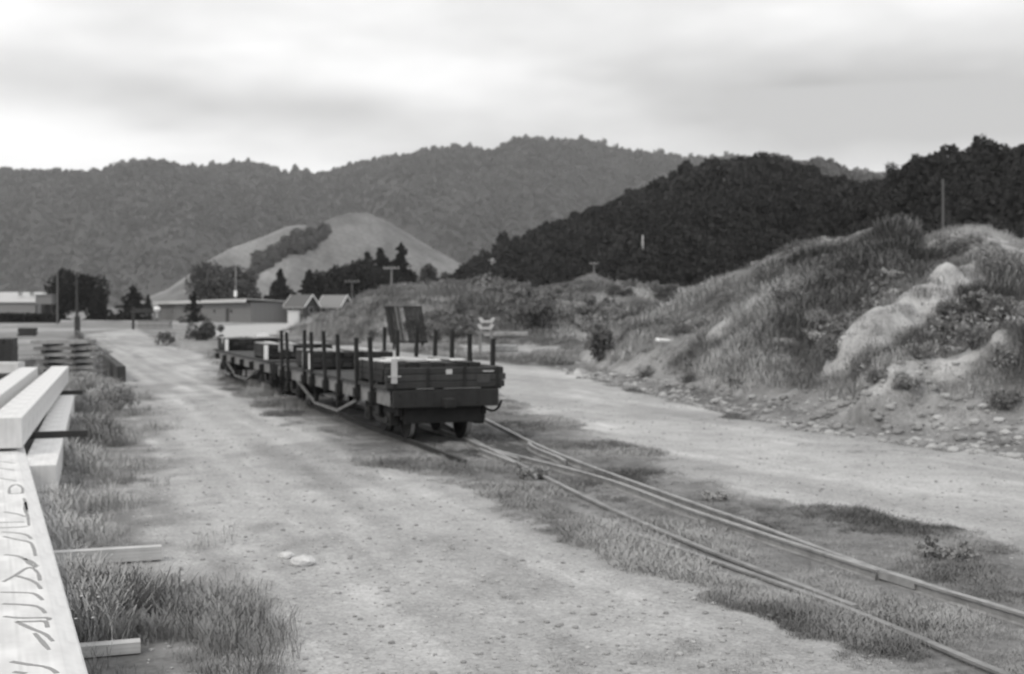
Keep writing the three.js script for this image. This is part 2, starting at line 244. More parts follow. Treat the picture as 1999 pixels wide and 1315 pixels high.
// ---------------------------------------------------------------- foliage
function leafCloud(n, size, shape, seed, dark = .75) {                                                // many small leaf faces; shape(rand) gives a point and its crown radius
  const r = rng(seed), pos = [], nor = [];
  const q = new THREE.Quaternion(), e = new THREE.Euler(), v = new THREE.Vector3();
  for (let i = 0; i < n; i++) {
    const [x, y, z, s = 1] = shape(r, i); e.set(r() * 6.28, r() * 6.28, r() * 6.28); q.setFromEuler(e); const L = size * s * (.6 + .8 * r());
    const nn = new THREE.Vector3(0, 0, 1).applyQuaternion(q);
    for (const [a, b] of [[-.5, -.35], [.55, -.15], [-.1, .55]]) { v.set(a * L, b * L, 0).applyQuaternion(q); pos.push(x + v.x, y + v.y, z + v.z); nor.push(nn.x, nn.y, nn.z); }
  }
  const g = new THREE.BufferGeometry(); g.setAttribute('position', new THREE.Float32BufferAttribute(pos, 3)); g.setAttribute('normal', new THREE.Float32BufferAttribute(nor, 3)); g.setAttribute('uv', new THREE.Float32BufferAttribute(new Float32Array(pos.length / 3 * 2), 2)); return g;
}
const leafM = (v, tr = .25) => new THREE.MeshPhysicalMaterial({ color: g3(v), roughness: 1, side: THREE.DoubleSide, transmission: 0, specularIntensity: .15 });
function lumpy(seed, w, h, n, lobes, flatBase = true) {                                               // broad crown made of leaf clumps
  const r = rng(seed), L = []; for (let i = 0; i < lobes; i++) { const a = r() * 6.28, y = r(), rr = Math.sqrt(r()) * .7 * Math.sqrt(1 - (y - .4) ** 2); L.push([Math.cos(a) * rr * w / 2, (.25 + .62 * y) * h, Math.sin(a) * rr * w / 2, (.16 + .14 * r()) * Math.min(w, h)]); }
  return (rd) => { const l = L[Math.floor(rd() * lobes)], a = rd() * 6.28, c = rd() * 2 - 1, s = Math.sqrt(1 - c * c), k = l[3] * (.55 + .5 * rd()); return [l[0] + Math.cos(a) * s * k, Math.max(.05, l[1] + c * k), l[2] + Math.sin(a) * s * k]; };
}
const conic = (w, h, tiers, seed) => { const q = rng(seed * 3 + 1), B = []; for (let i = 0; i < 95; i++) { const t = q() ** 1.25; B.push([t, q() * 6.28, w * .74 * (1 - t) ** .8 * (.5 + .75 * q()) + .04 * w, .05 + .06 * q()]); } return (r) => { if (r() < .35) { const t = r() ** 1.3, a = r() * 6.28, R = w * .34 * (1 - t) ** .85 * Math.sqrt(r()); return [Math.cos(a) * R, h * (.04 + .95 * t), Math.sin(a) * R, .8]; } const [t, a, L, d] = B[Math.floor(r() * 95)], k = .15 + .85 * Math.sqrt(r()), c = a + (r() - .5) * .5, g = h * d * .6 * (1.2 - k * .6); return [Math.cos(c) * L * k + (r() - .5) * g, Math.max(.1, h * (.05 + .93 * t) - L * k * .22 + (r() - .5) * g), Math.sin(c) * L * k + (r() - .5) * g, .7 + .4 * (1 - t)]; }; };

// scrub and forest: masses nobody could count
function scatter(name, label, category, geos, m, items, parent) {
  const bag = geos.map(() => []); items.forEach((it, i) => bag[i % geos.length].push(it));
  const outs = []; const dm = new THREE.Object3D();
  geos.forEach((g, k) => { if (!bag[k].length) return; const o = new THREE.InstancedMesh(g, m, bag[k].length); o.castShadow = o.receiveShadow = true;
    bag[k].forEach(([x, y, z, sx, sy, rot, tint, tilt = 0], i) => { dm.position.set(x, y, z); dm.rotation.set(tilt, rot, 0); dm.scale.set(sx, sy, sx); dm.updateMatrix(); o.setMatrixAt(i, dm.matrix); o.setColorAt(i, g3(tint)); });
    o.name = numbered(name); scene.add(o); tag(o, label, category, null, 'stuff'); outs.push(o); });
  return outs;
}
{
  const r = rng(11), crowns = [1, 2, 3].map((s) => leafCloud(170, .36, lumpy(s * 7, 2, 1.7, 0, 7), s));
  const items = [];
  for (let i = 0; i < 26000; i++) {
    const p = mix(885, 2420, r() ** .92), t = r() ** .8 * 1.06, [X, h, d] = darkF(p, t); if (t < 1 && clay(p, t) > .35 + .4 * r()) continue;
    const s = (1.2 + 2.4 * r() ** 3) * (r() < .05 ? 1.6 : 1) * (t > .95 ? .8 : 1) * clamp(d / 420, .42, 1); items.push([X, h - .6 * s * .5, -d, s, s * (.7 + .5 * r()), r() * 6.28, .7 + .45 * fbm(p * .02, t * 6, 4, 315) + .25 * r() ** 2]);
  }
  scatter('bush_cover', 'dark native bush covering the near hill on the right', 'bush', crowns, leafM(.042), items);
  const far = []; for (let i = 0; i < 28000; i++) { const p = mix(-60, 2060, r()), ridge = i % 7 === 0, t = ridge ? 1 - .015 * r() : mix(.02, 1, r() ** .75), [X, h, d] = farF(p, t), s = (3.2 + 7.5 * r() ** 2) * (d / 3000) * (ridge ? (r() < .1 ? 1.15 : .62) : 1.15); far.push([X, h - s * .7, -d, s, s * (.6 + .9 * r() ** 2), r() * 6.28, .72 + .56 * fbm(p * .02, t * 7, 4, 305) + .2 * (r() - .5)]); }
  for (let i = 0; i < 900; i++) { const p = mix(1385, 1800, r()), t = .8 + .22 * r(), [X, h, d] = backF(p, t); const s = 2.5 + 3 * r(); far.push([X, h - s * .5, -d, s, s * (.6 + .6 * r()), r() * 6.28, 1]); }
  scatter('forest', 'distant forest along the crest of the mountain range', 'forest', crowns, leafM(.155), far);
  const sc = []; for (let i = 0; i < 9000; i++) { const p = mix(420, 1000, r()), t = r(), [X, h, d] = paleF(p, t), n = scrubN(p, t); if (n < .3 + .3 * r()) continue; const s = 2.2 + 2.6 * r(); sc.push([X, h - s * .4, -d, s, s * (.6 + .5 * r()), r() * 6.28, 1]); }
  scatter('gully_scrub', 'dark scrub filling the gully of the pale hill', 'scrub', crowns.slice(1, 2), leafM(.13), sc);
}

// individual trees
function tree(name, label, px, base, topY, d, wpx, kind, v, seed, group) {
  const X = (px - CX) * d / F, yb = base === null ? Math.max(0, H(X, d)) : base, h = EYE + (HY - topY) * d / F - yb, w = wpx * d / F, o = thing(name, label, 'tree', X, yb, -d, 0, group), r = rng(seed);
  const tr = [rod([0, -.2, 0], [0, h * .55, 0], h * .025 + .05, h * .014, 7), rod([0, h * .55, 0], [0, h * .93, 0], h * .014, .02, 6)];
  for (let i = 0; i < 6; i++) { const a = i * 2.4 + r(), y = h * (.25 + .09 * i); tr.push(rod([0, y, 0], [Math.cos(a) * w * .28, y + h * .12, Math.sin(a) * w * .28], h * .009, .02, 5)); }
  mesh('trunk', merge(tr), M.bark, o);
  const n = Math.round(clamp(h * w * (kind === 'cone' ? 60 : 36), 1600, 8000));
  mesh('crown', kind === 'cone' ? leafCloud(n, clamp(h * .07, .25, 1.1), conic(w, h, 11, seed), seed) : leafCloud(n, clamp(h * .06, .2, .9), lumpy(seed, w * 1.05, h * 1.02, 0, 20), seed), leafM(v), o);
  return o;
}
tree('broadleaf_tree', 'large dark spreading tree with gaps in its crown behind the timber stacks', 152, 0, 524, 340, 104, 'round', .03, 501);
tree('conifer_tree', 'dark conical tree touching the right side of the large spreading tree', 197, 0, 556, 330, 44, 'cone', .028, 502);
tree('conifer_tree', 'dark tree at the left edge of the large spreading tree beside a pole', 112, 0, 545, 345, 34, 'cone', .03, 503);
tree('conifer_tree', 'dark broad pointed tree standing alone between the road end and the long shed', 260, 0, 556, 320, 62, 'cone', .028, 504);
tree('conifer_tree', 'small dark tree leaning on the right flank of the broad pointed tree', 290, 0, 574, 318, 26, 'cone', .03, 505);
tree('conifer_tree', 'small dark conifer in front of the long low shed', 379, 0, 568, 255, 40, 'cone', .03, 506);
tree('broadleaf_tree', 'left of the two broad grey trees behind the long low shed', 415, 0, 516, 430, 92, 'round', .12, 507);
tree('broadleaf_tree', 'right of the two broad grey trees behind the long low shed', 470, 0, 514, 440, 88, 'round', .12, 508);
tree('conifer_tree', 'pointed tree between the long shed and the white trimmed house', 549, 0, 525, 400, 60, 'cone', .035, 509);
tree('conifer_tree', 'low pointed pine just behind the ridge of the white trimmed house', 604, 0, 527, 390, 50, 'cone', .032, 510);
tree('conifer_tree', 'short pine between the two houses and the tall pines', 630, 0, 532, 395, 56, 'round', .032, 511);
tree('pine_tree', 'leftmost of the tall pines behind the grassy hummock', 664, 0, 523, 390, 84, 'round', .03, 512);
tree('pine_tree', 'rounded dark pine in the tall row, left of its narrow spire', 698, 0, 510, 385, 96, 'round', .03, 513);
tree('pine_tree', 'narrow pine spire rising in the middle of the tall row', 717, 0, 491, 400, 64, 'cone', .03, 514);
tree('pine_tree', 'tall pine with blunt top in the dark row, beside the narrow spire', 744, 0, 484, 395, 78, 'cone', .03, 515);
tree('pine_tree', 'tallest pine, at the right end of the dark row behind a power pole', 784, 0, 473, 380, 78, 'cone', .028, 516);
tree('pine_tree', 'low dark tree filling the foot of the row left of the tallest pine', 765, 0, 525, 375, 120, 'round', .03, 517);
tree('broadleaf_tree', 'grey bushy tree right of the tall pines in front of the pale hill', 838, 0, 509, 430, 44, 'round', .12, 518);
tree('broadleaf_tree', 'faint low tree at the foot of the pale hill right of the grey bushy tree', 875, 0, 527, 440, 34, 'round', .13, 519);
{ const [X, h, d] = darkF(1745, 1), q = darkF(1905, .99), q2 = darkF(1512, 1);
  tree('broadleaf_tree', 'lone flat topped tree on the saddle of the hill skyline', 1745, h - 1.2, 319, d, 40, 'round', .025, 520);
  tree('conifer_tree', 'dark peaked tree breaking the skyline at the far right', 1906, q[1] - 2, 265, q[2], 42, 'cone', .02, 521);
  tree('broadleaf_tree', 'dark round tree on the summit of the dark hill', 1515, q2[1] - 2, 303, q2[2], 44, 'round', .03, 522); }

// shrubs
function shrub(label, px, py, wpx, hpx, v, seed, group) { const [X, d] = hit(px, py), w = wpx * d / F, h = hpx * d / F, o = thing('shrub', label, 'shrub', X, H(X, d) - .05, -d, 0, group); const r = rng(seed), st = []; for (let i = 0; i < 7; i++) { const a = i * .9 + r(); st.push(rod([0, 0, 0], [Math.cos(a) * w * .3, h * (.45 + .3 * r()), Math.sin(a) * w * .3], .02, .008, 5)); } mesh('stem', merge(st), M.bark, o); mesh('foliage', leafCloud(Math.round(clamp(w * h * 900, 900, 4200)), clamp(h * .085, .05, .22), lumpy(seed, w * 1.25, h * 1.05, 0, 26), seed), leafM(v * 2.1), o); return o; }
const bankShrubs = 'dark shrubs scattered over the spoil bank';
shrub('low dark bush behind the yard edge, left of the far wagon', 400, 668, 80, 38, .045, 601);
shrub('small dark bush on the yard edge, farther left than the low dark bush', 325, 675, 44, 28, .06, 602);
shrub('pale topped bush at the near end of the long dark timber edging', 232, 800, 74, 52, .13, 603);
shrub('dark bush behind the wagon load just left of the dark slatted panels', 728, 672, 26, 30, .06, 604);
shrub('large dark bush on the right end of the grassy hummock', 1045, 640, 84, 50, .075, 605);
shrub('dark bush beneath the pale stacked channels on the hummock', 950, 618, 46, 22, .07, 606);
shrub('upright dark bush at the foot of the spoil bank beside the road bend', 1170, 706, 44, 74, .075, 607);
shrub('dark bush on top of the far mound below the hill', 1210, 582, 66, 24, .06, 608);
shrub('wide dark bush on the right end of the far mound', 1295, 588, 70, 30, .06, 609);
shrub('dark bush in the cutting at the left toe of the dark hill', 932, 556, 44, 24, .035, 610);
shrub('small shrub against the wall of the long shed', 473, 622, 22, 20, .06, 611);
shrub('dark bush at the foot of the bank left of the small pale spur', 1330, 660, 50, 34, .08, 612);
[[1540, 600, 90, 50], [1640, 560, 70, 36], [1600, 640, 70, 40], [1690, 520, 80, 34], [1870, 500, 90, 46], [1930, 540, 70, 50], [1900, 680, 80, 46], [1790, 700, 70, 36], [1960, 720, 60, 50], [1620, 700, 60, 40], [1710, 745, 60, 30], [1770, 758, 60, 28], [1960, 800, 70, 40], [1560, 745, 56, 26], [1440, 755, 50, 24], [1660, 470, 70, 34], [1720, 450, 60, 30], [1600, 500, 60, 34], [1500, 560, 70, 36], [1420, 600, 60, 40], [1290, 640, 46, 30], [1860, 620, 60, 40], [1340, 745, 40, 22], [1260, 735, 40, 24], [1950, 620, 60, 50]].forEach(([x, y, w, h], i) => shrub('dark shrub growing among the grass of the spoil bank', x, y, w, h, .075 + .03 * (i % 3), 640 + i, bankShrubs));
shrub('dark leafy weed clump beside the near rail at the right edge', 1850, 1085, 150, 36, .13, 680);
shrub('dark weed clump at the track edge left of the converging rails', 1040, 935, 70, 30, .16, 681);
shrub('dark weed clump on the right verge above the paired rails', 1400, 975, 60, 20, .2, 682);

const railL = [[4.9, 4], [3.95, 6.7], [3.41, 8.23], [2.75, 10.36], [1.66, 13.04], [.85, 15.48], [-1.95, 23.26], [-8.74, 41.27], [-10.9, 47]];
const offs = (pts, w) => pts.map(([x, d], i) => { const a = pts[Math.max(0, i - 1)], b = pts[Math.min(pts.length - 1, i + 1)], l = Math.hypot(b[0] - a[0], b[1] - a[1]); return [x + (b[1] - a[1]) / l * w, d - (b[0] - a[0]) / l * w]; });
const railR = [[5.9, 4.6], [4.75, 7.9], [4.07, 9.83], [3.5, 11.27], [2.7, 14.1], [2.33, 15.32], [.72, 21.1], [-.63, 27.7], [-2.2, 35], [-5.2, 48]];
const curveRail = [[3.4, 11.45], [2.55, 13.85], [2.17, 14.95], [1.3, 17.87], [-.5, 21.95], ...offs(railL, 1.067).slice(6).map(([x, d]) => [x, d])];
const straightRail = [[2.86, 10.3], [1.9, 13.1], [1.17, 15.6], [.42, 18.5], [-.42, 21.75], [-1.72, 27.9], [-3.3, 35.2], [-6.25, 48.2]];

// grass
function tuft(n, h, spread, bw, lean, seed, head) {
  const r = rng(seed), pos = [], nor = [];
  const quad = (a, b, w0, w1, s) => { const P = [[a[0] - s[0] * w0, a[1], a[2] - s[2] * w0], [a[0] + s[0] * w0, a[1], a[2] + s[2] * w0], [b[0] + s[0] * w1, b[1], b[2] + s[2] * w1], [b[0] - s[0] * w1, b[1], b[2] - s[2] * w1]]; for (const i of [0, 1, 2, 0, 2, 3]) { pos.push(...P[i]); nor.push(-s[2] * .7, .7, s[0] * .7); } };
  for (let i = 0; i < n; i++) {
    const a = r() * 6.28, k = Math.sqrt(r()) * spread, x = Math.cos(a) * k, z = Math.sin(a) * k, L = h * (.45 + .75 * r()), la = r() * 6.28, le = lean * (.3 + r()) * L, s = [Math.cos(la + 1.57), 0, Math.sin(la + 1.57)];
    const m = [x + Math.cos(la) * le * .35, L * .6, z + Math.sin(la) * le * .35], t = [x + Math.cos(la) * le, L, z + Math.sin(la) * le];
    quad([x, 0, z], m, bw * .5, bw * .42, s); quad(m, t, bw * .42, head ? bw * .7 : bw * .06, s);
  }
  const g = new THREE.BufferGeometry(); g.setAttribute('position', new THREE.Float32BufferAttribute(pos, 3)); g.setAttribute('normal', new THREE.Float32BufferAttribute(nor, 3)); g.setAttribute('uv', new THREE.Float32BufferAttribute(new Float32Array(pos.length / 3 * 2), 2)); return g;
}
{
  const gm = leafM(.3), r = rng(77);
  const rails = [railL, railR, curveRail, straightRail].map((q) => [table([...q].sort((a, b) => a[1] - b[1]).map(([x, d]) => [d, x])), Math.min(...q.map((e) => e[1]))]);
  const onRail = (X, d) => d < 30 && rails.some(([f, d0]) => d > d0 - .3 && Math.abs(X - f(d)) < .13);
  const onBeam = (X, d) => d < 18.9 && X < -2.28 - .4255 * (d - 6.81) + .06 || X < -2.6 && X > -6 && (Math.abs(d - 12.35 - (X + 3.5) * .326) < .32 || Math.abs(d - 9.05 - (X + 2.72) * .346) < .3) || d > 16.4 && d < 34.2 && X < -6.1 - .3365 * (d - 16.57) + .06;
  const weeds = [tuft(40, .22, .19, .006, .8, 1), tuft(48, .14, .24, .006, 1.0, 2), tuft(28, .34, .15, .005, .55, 3, 1)];
  const left = [];                                                                                      // rank grass by the beams, left of the yard
  for (let i = 0; i < 90000 && left.length < 6800; i++) { const d = 6.5 + 50 * r() ** 1.6, p = mix(-40, 600, r()), X = (p - CX) * d / F, y = yardS(X, d); if (y > .9 - 1.4 * r() || y < -14 || onBeam(X, d)) continue; const f = fbm(X * .8, d * .6, 5, 711), s = (.35 + .75 * ss(.35, .75, f)) * (y > -.8 ? .6 : 1); if (r() > (ss(.4, .66, f) * .8 + .05) * ss(1.4, -2.6, y)) continue; left.push([X, H(X, d) - .02, -d, s * (1 + d * .012), s, r() * 6.28, .62 + 1.0 * ss(.25, .75, fbm(X * .6 + 30, d * .5, 4, 713)) + .25 * (r() - .5)]); }
  scatter('weedy_grass', 'rank weedy grass along the left side of the yard by the pale beams', 'grass', weeds, gm, left);
  const low = [tuft(36, .06, .14, .005, 1.1, 11), tuft(40, .09, .17, .005, .9, 12), tuft(20, .14, .12, .004, .7, 13, 1)], verge = [];
  for (let i = 0; i < 220000 && verge.length < 26000; i++) { const d = 7.2 + 46 * r() ** 1.6, p = mix(430, 2060, r()), X = (p - CX) * d / F, y = yardS(X, d), q = roadS(X, d); if (y > .3 || q > .3 || H(X, d) > .3 || d > bankFoot(p) - 1 && p > 1000 || onRail(X, d)) continue; if (p < 700 && y < -4 && d < 20) continue; const f = fbm(X * .7, d * .6, 4, 721); if (r() > ss(.26, .56, f) * .8 + .16) continue; const s = .4 + .7 * ss(.3, .75, f); verge.push([X, H(X, d) - .01, -d, s, s * (.4 + .5 * r()), r() * 6.28, .4 + .9 * ss(.25, .75, fbm(X * .7 + 60, d * .7, 4, 723)) + .2 * (r() - .5)]); }
  scatter('track_grass', 'short grass and weeds growing between and beside the rails', 'grass', low, gm, verge);
  const yardT = []; for (let i = 0; i < 5000; i++) { const d = 7 + 45 * r() ** 1.5, p = mix(200, 2000, r()), X = (p - CX) * d / F; if (yardS(X, d) < .3 && roadS(X, d) < .3) continue; const f = fbm(X * .7 + 11, d * .45, 4, 99); if (f < .6 + .14 * r()) continue; yardT.push([X, -.01, -d, .5 + .4 * r(), .3 + .25 * r(), r() * 6.28, .7 + .5 * r()]); }
  scatter('yard_weeds', 'thin low weeds in patches on the gravel yard', 'weeds', low.slice(0, 2), gm, yardT);
  const tall = [tuft(46, .3, .34, .011, .75, 21), tuft(54, .22, .4, .012, .9, 22), tuft(40, .42, .28, .009, .55, 23, 1)], bank = [];
  for (let i = 0; i < 200000 && bank.length < 32000; i++) { const p = mix(1140, 2060, r()), u = r(), d = mix(bankFoot(p), bankCrestD(p) * 1.25, u ** .75), X = (p - CX) * d / F, h = H(X, d); if (h < .3) continue; const bare = surface(X, d)[1]; if (bare > .27 && r() < .9) continue; const toe = ss(.3, 1.6, h), f = fbm(X * .3, d * .3, 4, 731); if (toe < r() * .95 || r() > ss(.15, .45, f) + .25) continue; const s = (.45 + .9 * ss(.3, .7, f)) * (p > 1770 && h > 3.6 ? .5 : 1); bank.push([X, h - .04, -d, s * 1.1, s * (.7 + .5 * r()), r() * 6.28, .35 + 1.15 * ss(.28, .72, fbm(X * .25 + 90, d * .2, 4, 733)) + .2 * (r() - .5)]); }
  const clumps = [1, 2, 3, 4].map((k) => leafCloud(170, .13, lumpy(k * 13 + 5, 1.2, .75, 0, 9), k + 40)), sc = [];
  for (let i = 0; i < 120000 && sc.length < 9500; i++) { const p = mix(1140, 2060, r()), d = mix(bankFoot(p), bankCrestD(p) * 1.15, r() ** .8), X = (p - CX) * d / F, h = H(X, d); if (h < .5) continue; const f = fbm(X * .42 + 70, d * .36, 5, 761); if (r() > ss(.36, .62, f) || surface(X, d)[1] > .25 || spurAt(X, d) > .2 || r() > ss(.4, 2, h) + .1) continue; const q = (.14 + .5 * r() ** 3) * (p > 1770 && h > 3.6 ? .6 : 1); sc.push([X, h - .08, -d, q, q * (.6 + .5 * r()), r() * 6.28, .4 + 1.0 * r()]); }
  scatter('bank_scrub', 'low dark scrubby weeds in patches over the spoil bank', 'scrub', clumps, leafM(.34), sc);
  const sc2 = []; for (let i = 0; i < 60000 && sc2.length < 2200; i++) { const p = mix(560, 1420, r()), d = mix(72, 150, r()), X = (p - CX) * d / F, h = H(X, d); if (h < .35 || p > 1130 && d < bankCrestD(p) * 1.1) continue; if (r() > ss(.46, .64, fbm(X * .2 + 30, d * .16, 4, 771))) continue; const q = .5 + 1.1 * r() ** 2; sc2.push([X, h - .1, -d, q, q * (.6 + .5 * r()), r() * 6.28, .4 + r()]); }
  scatter('hummock_scrub', 'low scrubby weeds in patches over the grassy hummocks', 'scrub', clumps, leafM(.22), sc2);
  scatter('bank_grass', 'tall dry grass and fern waving over the spoil bank', 'grass', tall, gm, bank);
  const mid = []; for (let i = 0; i < 160000 && mid.length < 30000; i++) { const p = mix(160, 1420, r()), d = mix(56, 190, r() ** .8), X = (p - CX) * d / F; if (p > 1130 && d < bankCrestD(p) * 1.1) continue; if (yardS(X, d) > 0 || roadS(X, d) > -.3) continue; const h = H(X, d), f = fbm(X * .12, d * .1, 4, 741); if (h < .2 && (f < .46 || d > 120 && p < 580)) continue; const s = (.45 + .8 * f) * (h > .3 ? 1.3 : .8); mid.push([X, h - .05, -d, s * 1.6, s * 1.1, r() * 6.28, .6 + 1.1 * ss(.3, .7, fbm(X * .13 + 20, d * .1, 4, 743)) + .2 * (r() - .5)]); }
  scatter('rough_grass', 'rough dry grass over the hummocks beyond the wagons', 'grass', tall, gm, mid);
  const peb = [1, 2, 3].map((s) => { const g = new THREE.IcosahedronGeometry(1, 1), p = g.attributes.position; for (let i = 0; i < p.count; i++) { const k = .8 + .4 * vn(p.getX(i) * 1.7 + s * 9, p.getY(i) * 1.7 + p.getZ(i) * 2.3, s); p.setXYZ(i, p.getX(i) * k, p.getY(i) * k * .6, p.getZ(i) * k); } g.computeVertexNormals(); return flat(g); });
  const pb = []; for (let i = 0; i < 30000 && pb.length < 4500; i++) { const d = 7 + 30 * r() ** 1.6, p = mix(200, 2030, r()), X = (p - CX) * d / F; if (yardS(X, d) < -.4 && roadS(X, d) < -.4) continue; const s = .008 + .02 * r() ** 3; pb.push([X, H(X, d) + s * .2, -d, s, s, r() * 6.28, .5 + .5 * r()]); }
  scatter('pebbles', 'loose pebbles strewn on the gravel', 'pebbles', peb, mat(.42, 1), pb);
  const rub = []; for (let i = 0; i < 60000 && rub.length < 1800; i++) { const p = mix(1080, 2060, r()), d = bankFoot(p) - 1.2 + 4.5 * r() ** 1.3, X = (p - CX) * d / F, h = H(X, d); if (roadS(X, d) > .4 && r() < .85) continue; const s = .02 + .1 * r() ** 4; rub.push([X, h + s * .15, -d, s, s, r() * 6.28, .5 + .9 * r()]); }
  scatter('rubble', 'stones and rubble along the foot of the spoil bank', 'rubble', peb, mat(.3, 1), rub);
  const fl = []; for (let i = 0; i < 170; i++) { const d = 7.5 + 12 * r(), p = mix(120, 520, r()), X = (p - CX) * d / F; if (yardS(X, d) > .2 || fbm(X * .9, d * .9, 2, 751) < .5) continue; fl.push([X, .16 + .25 * r(), -d, .008 + .006 * r(), .008, 0, 1]); }
  scatter('flower_heads', 'small pale flower heads dotted in the grass at lower left', 'flowers', peb.slice(0, 1), mat(.5, 1), fl);
  // single stones one can point to
  const paleStone = mat(.85, .95, { map: soilTex }), rocks = 'larger pale stones along the foot of the spoil bank';
  const stone = (px, py, wpx, label, group) => { const [X, d] = hit(px, py), o = mesh('stone', peb[(px | 0) % 3].clone(), group ? M.stone : paleStone), s = wpx * d / F / 2; o.position.set(X, H(X, d) + s * .25, -d); o.scale.set(s, s * .9, s); o.rotation.y = px; tag(o, label, 'stone', group); };
  stone(592, 1102, 46, 'white stone lying alone on the gravel at lower centre');
  stone(560, 1088, 30, 'flat pale stone just left of the white stone on the gravel');
  [[1425, 772, 16], [1325, 778, 14], [1210, 752, 13], [1350, 760, 14], [1530, 778, 18], [1622, 802, 18], [1680, 770, 12], [1790, 838, 20], [1875, 858, 26], [1905, 856, 18], [1965, 862, 28], [1935, 880, 20], [1730, 838, 18], [1600, 815, 16], [1470, 800, 14], [1400, 786, 16], [1280, 768, 12], [1110, 730, 10], [1130, 738, 11], [1160, 741, 12], [1560, 826, 16], [1660, 838, 18], [1820, 868, 20], [1500, 806, 14]].forEach(([x, y, w]) => stone(x, y, w, 'pale stone at the foot of the spoil bank beside the gravel road', rocks));
  stone(1205, 640, 36, 'bright white boulder at the left tip of the spoil bank');
}

// ---------------------------------------------------------------- railway track
const RT = .1;                                                                                          // rail top above the ground
function railGeo(pts, sink = 0) {
  const sec = [[-.055, -.115], [.055, -.115], [.05, -.1], [.012, -.085], [.012, -.035], [.034, -.025], [.034, -.003], [.026, 0], [-.026, 0], [-.034, -.003], [-.034, -.025], [-.012, -.035], [-.012, -.085], [-.05, -.1]];
  const c = new THREE.CatmullRomCurve3(pts.map(([x, d]) => new THREE.Vector3(x, RT - sink * ss(21, 17, d) - (sink > .055 ? .075 * ss(14.6, 15.6, d) * ss(22.6, 21.4, d) : 0), -d)), false, 'centripetal'), n = Math.max(2, Math.ceil(c.getLength() / .5)), P = c.getSpacedPoints(n), pos = [];
  const ring = P.map((p, i) => { const t = P[Math.min(i + 1, n)].clone().sub(P[Math.max(i - 1, 0)]).setY(0).normalize(); return sec.map(([a, b]) => [p.x - t.z * a, p.y + b, p.z + t.x * a]); });
  for (let i = 0; i < n; i++) for (let k = 0; k < sec.length; k++) { const a = ring[i][k], b = ring[i][(k + 1) % sec.length], e = ring[i + 1][k], f = ring[i + 1][(k + 1) % sec.length]; pos.push(...a, ...e, ...b, ...b, ...e, ...f); }
  for (const [i, w] of [[0, 1], [n, -1]]) for (let k = 1; k + 1 < sec.length; k++) pos.push(...ring[i][0], ...ring[i][w > 0 ? k : k + 1], ...ring[i][w > 0 ? k + 1 : k]);
  const g = new THREE.BufferGeometry(); g.setAttribute('position', new THREE.Float32BufferAttribute(pos, 3)); g.computeVertexNormals(); return boxUV(g);
}
{
  const o = thing('railway_track', 'narrow railway track with a turnout whose rails converge towards the lower right', 'railway track', 0, 0, 0);
  const m = M.railSide;
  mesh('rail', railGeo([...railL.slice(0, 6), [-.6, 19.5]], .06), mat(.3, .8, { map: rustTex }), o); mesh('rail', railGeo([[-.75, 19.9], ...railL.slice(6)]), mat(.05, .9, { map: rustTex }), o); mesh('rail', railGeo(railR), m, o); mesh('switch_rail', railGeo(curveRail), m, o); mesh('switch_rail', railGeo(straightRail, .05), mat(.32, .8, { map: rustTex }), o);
  mesh('check_rail', railGeo([[.3, 22.6], [.38, 21.9], [.76, 20.4], [.85, 19.9]]), m, o);
  mesh('wing_rail', railGeo([[-.56, 21.6], [-.16, 20.3], [.06, 19.6]]), m, o);
  mesh('wing_rail', railGeo([[-.36, 21.4], [.1, 20.2]]), m, o);
  mesh('fishplate', bar([3.62, RT - .042, -11.0], [3.4, RT - .042, -11.55], .1, .07), M.railSide, o);
  const r = rng(5), L = table(railL.map(([x, d]) => [d, x])), R = table(railR.map(([x, d]) => [d, x]));
  for (let d = 5.2; d < 52; d += .68) {
    const xl = L(d), xr = d < 22 ? R(d + .4) : xl + 1.1, w = Math.max(2, xr - xl + .95), cx = (xl + xr) / 2, g = bx(w, .14, .21, 0, 0, 0, .012);
    const s = mesh('sleeper', g, r() < .3 ? M.greyWood2 : M.darkWood, o); s.position.set(cx + (r() - .5) * .1, RT - .115 - .07 + .004, -(d + .18)); s.rotation.y = .36 + (r() - .5) * .04; s.rotation.z = (r() - .5) * .02;
  }
}

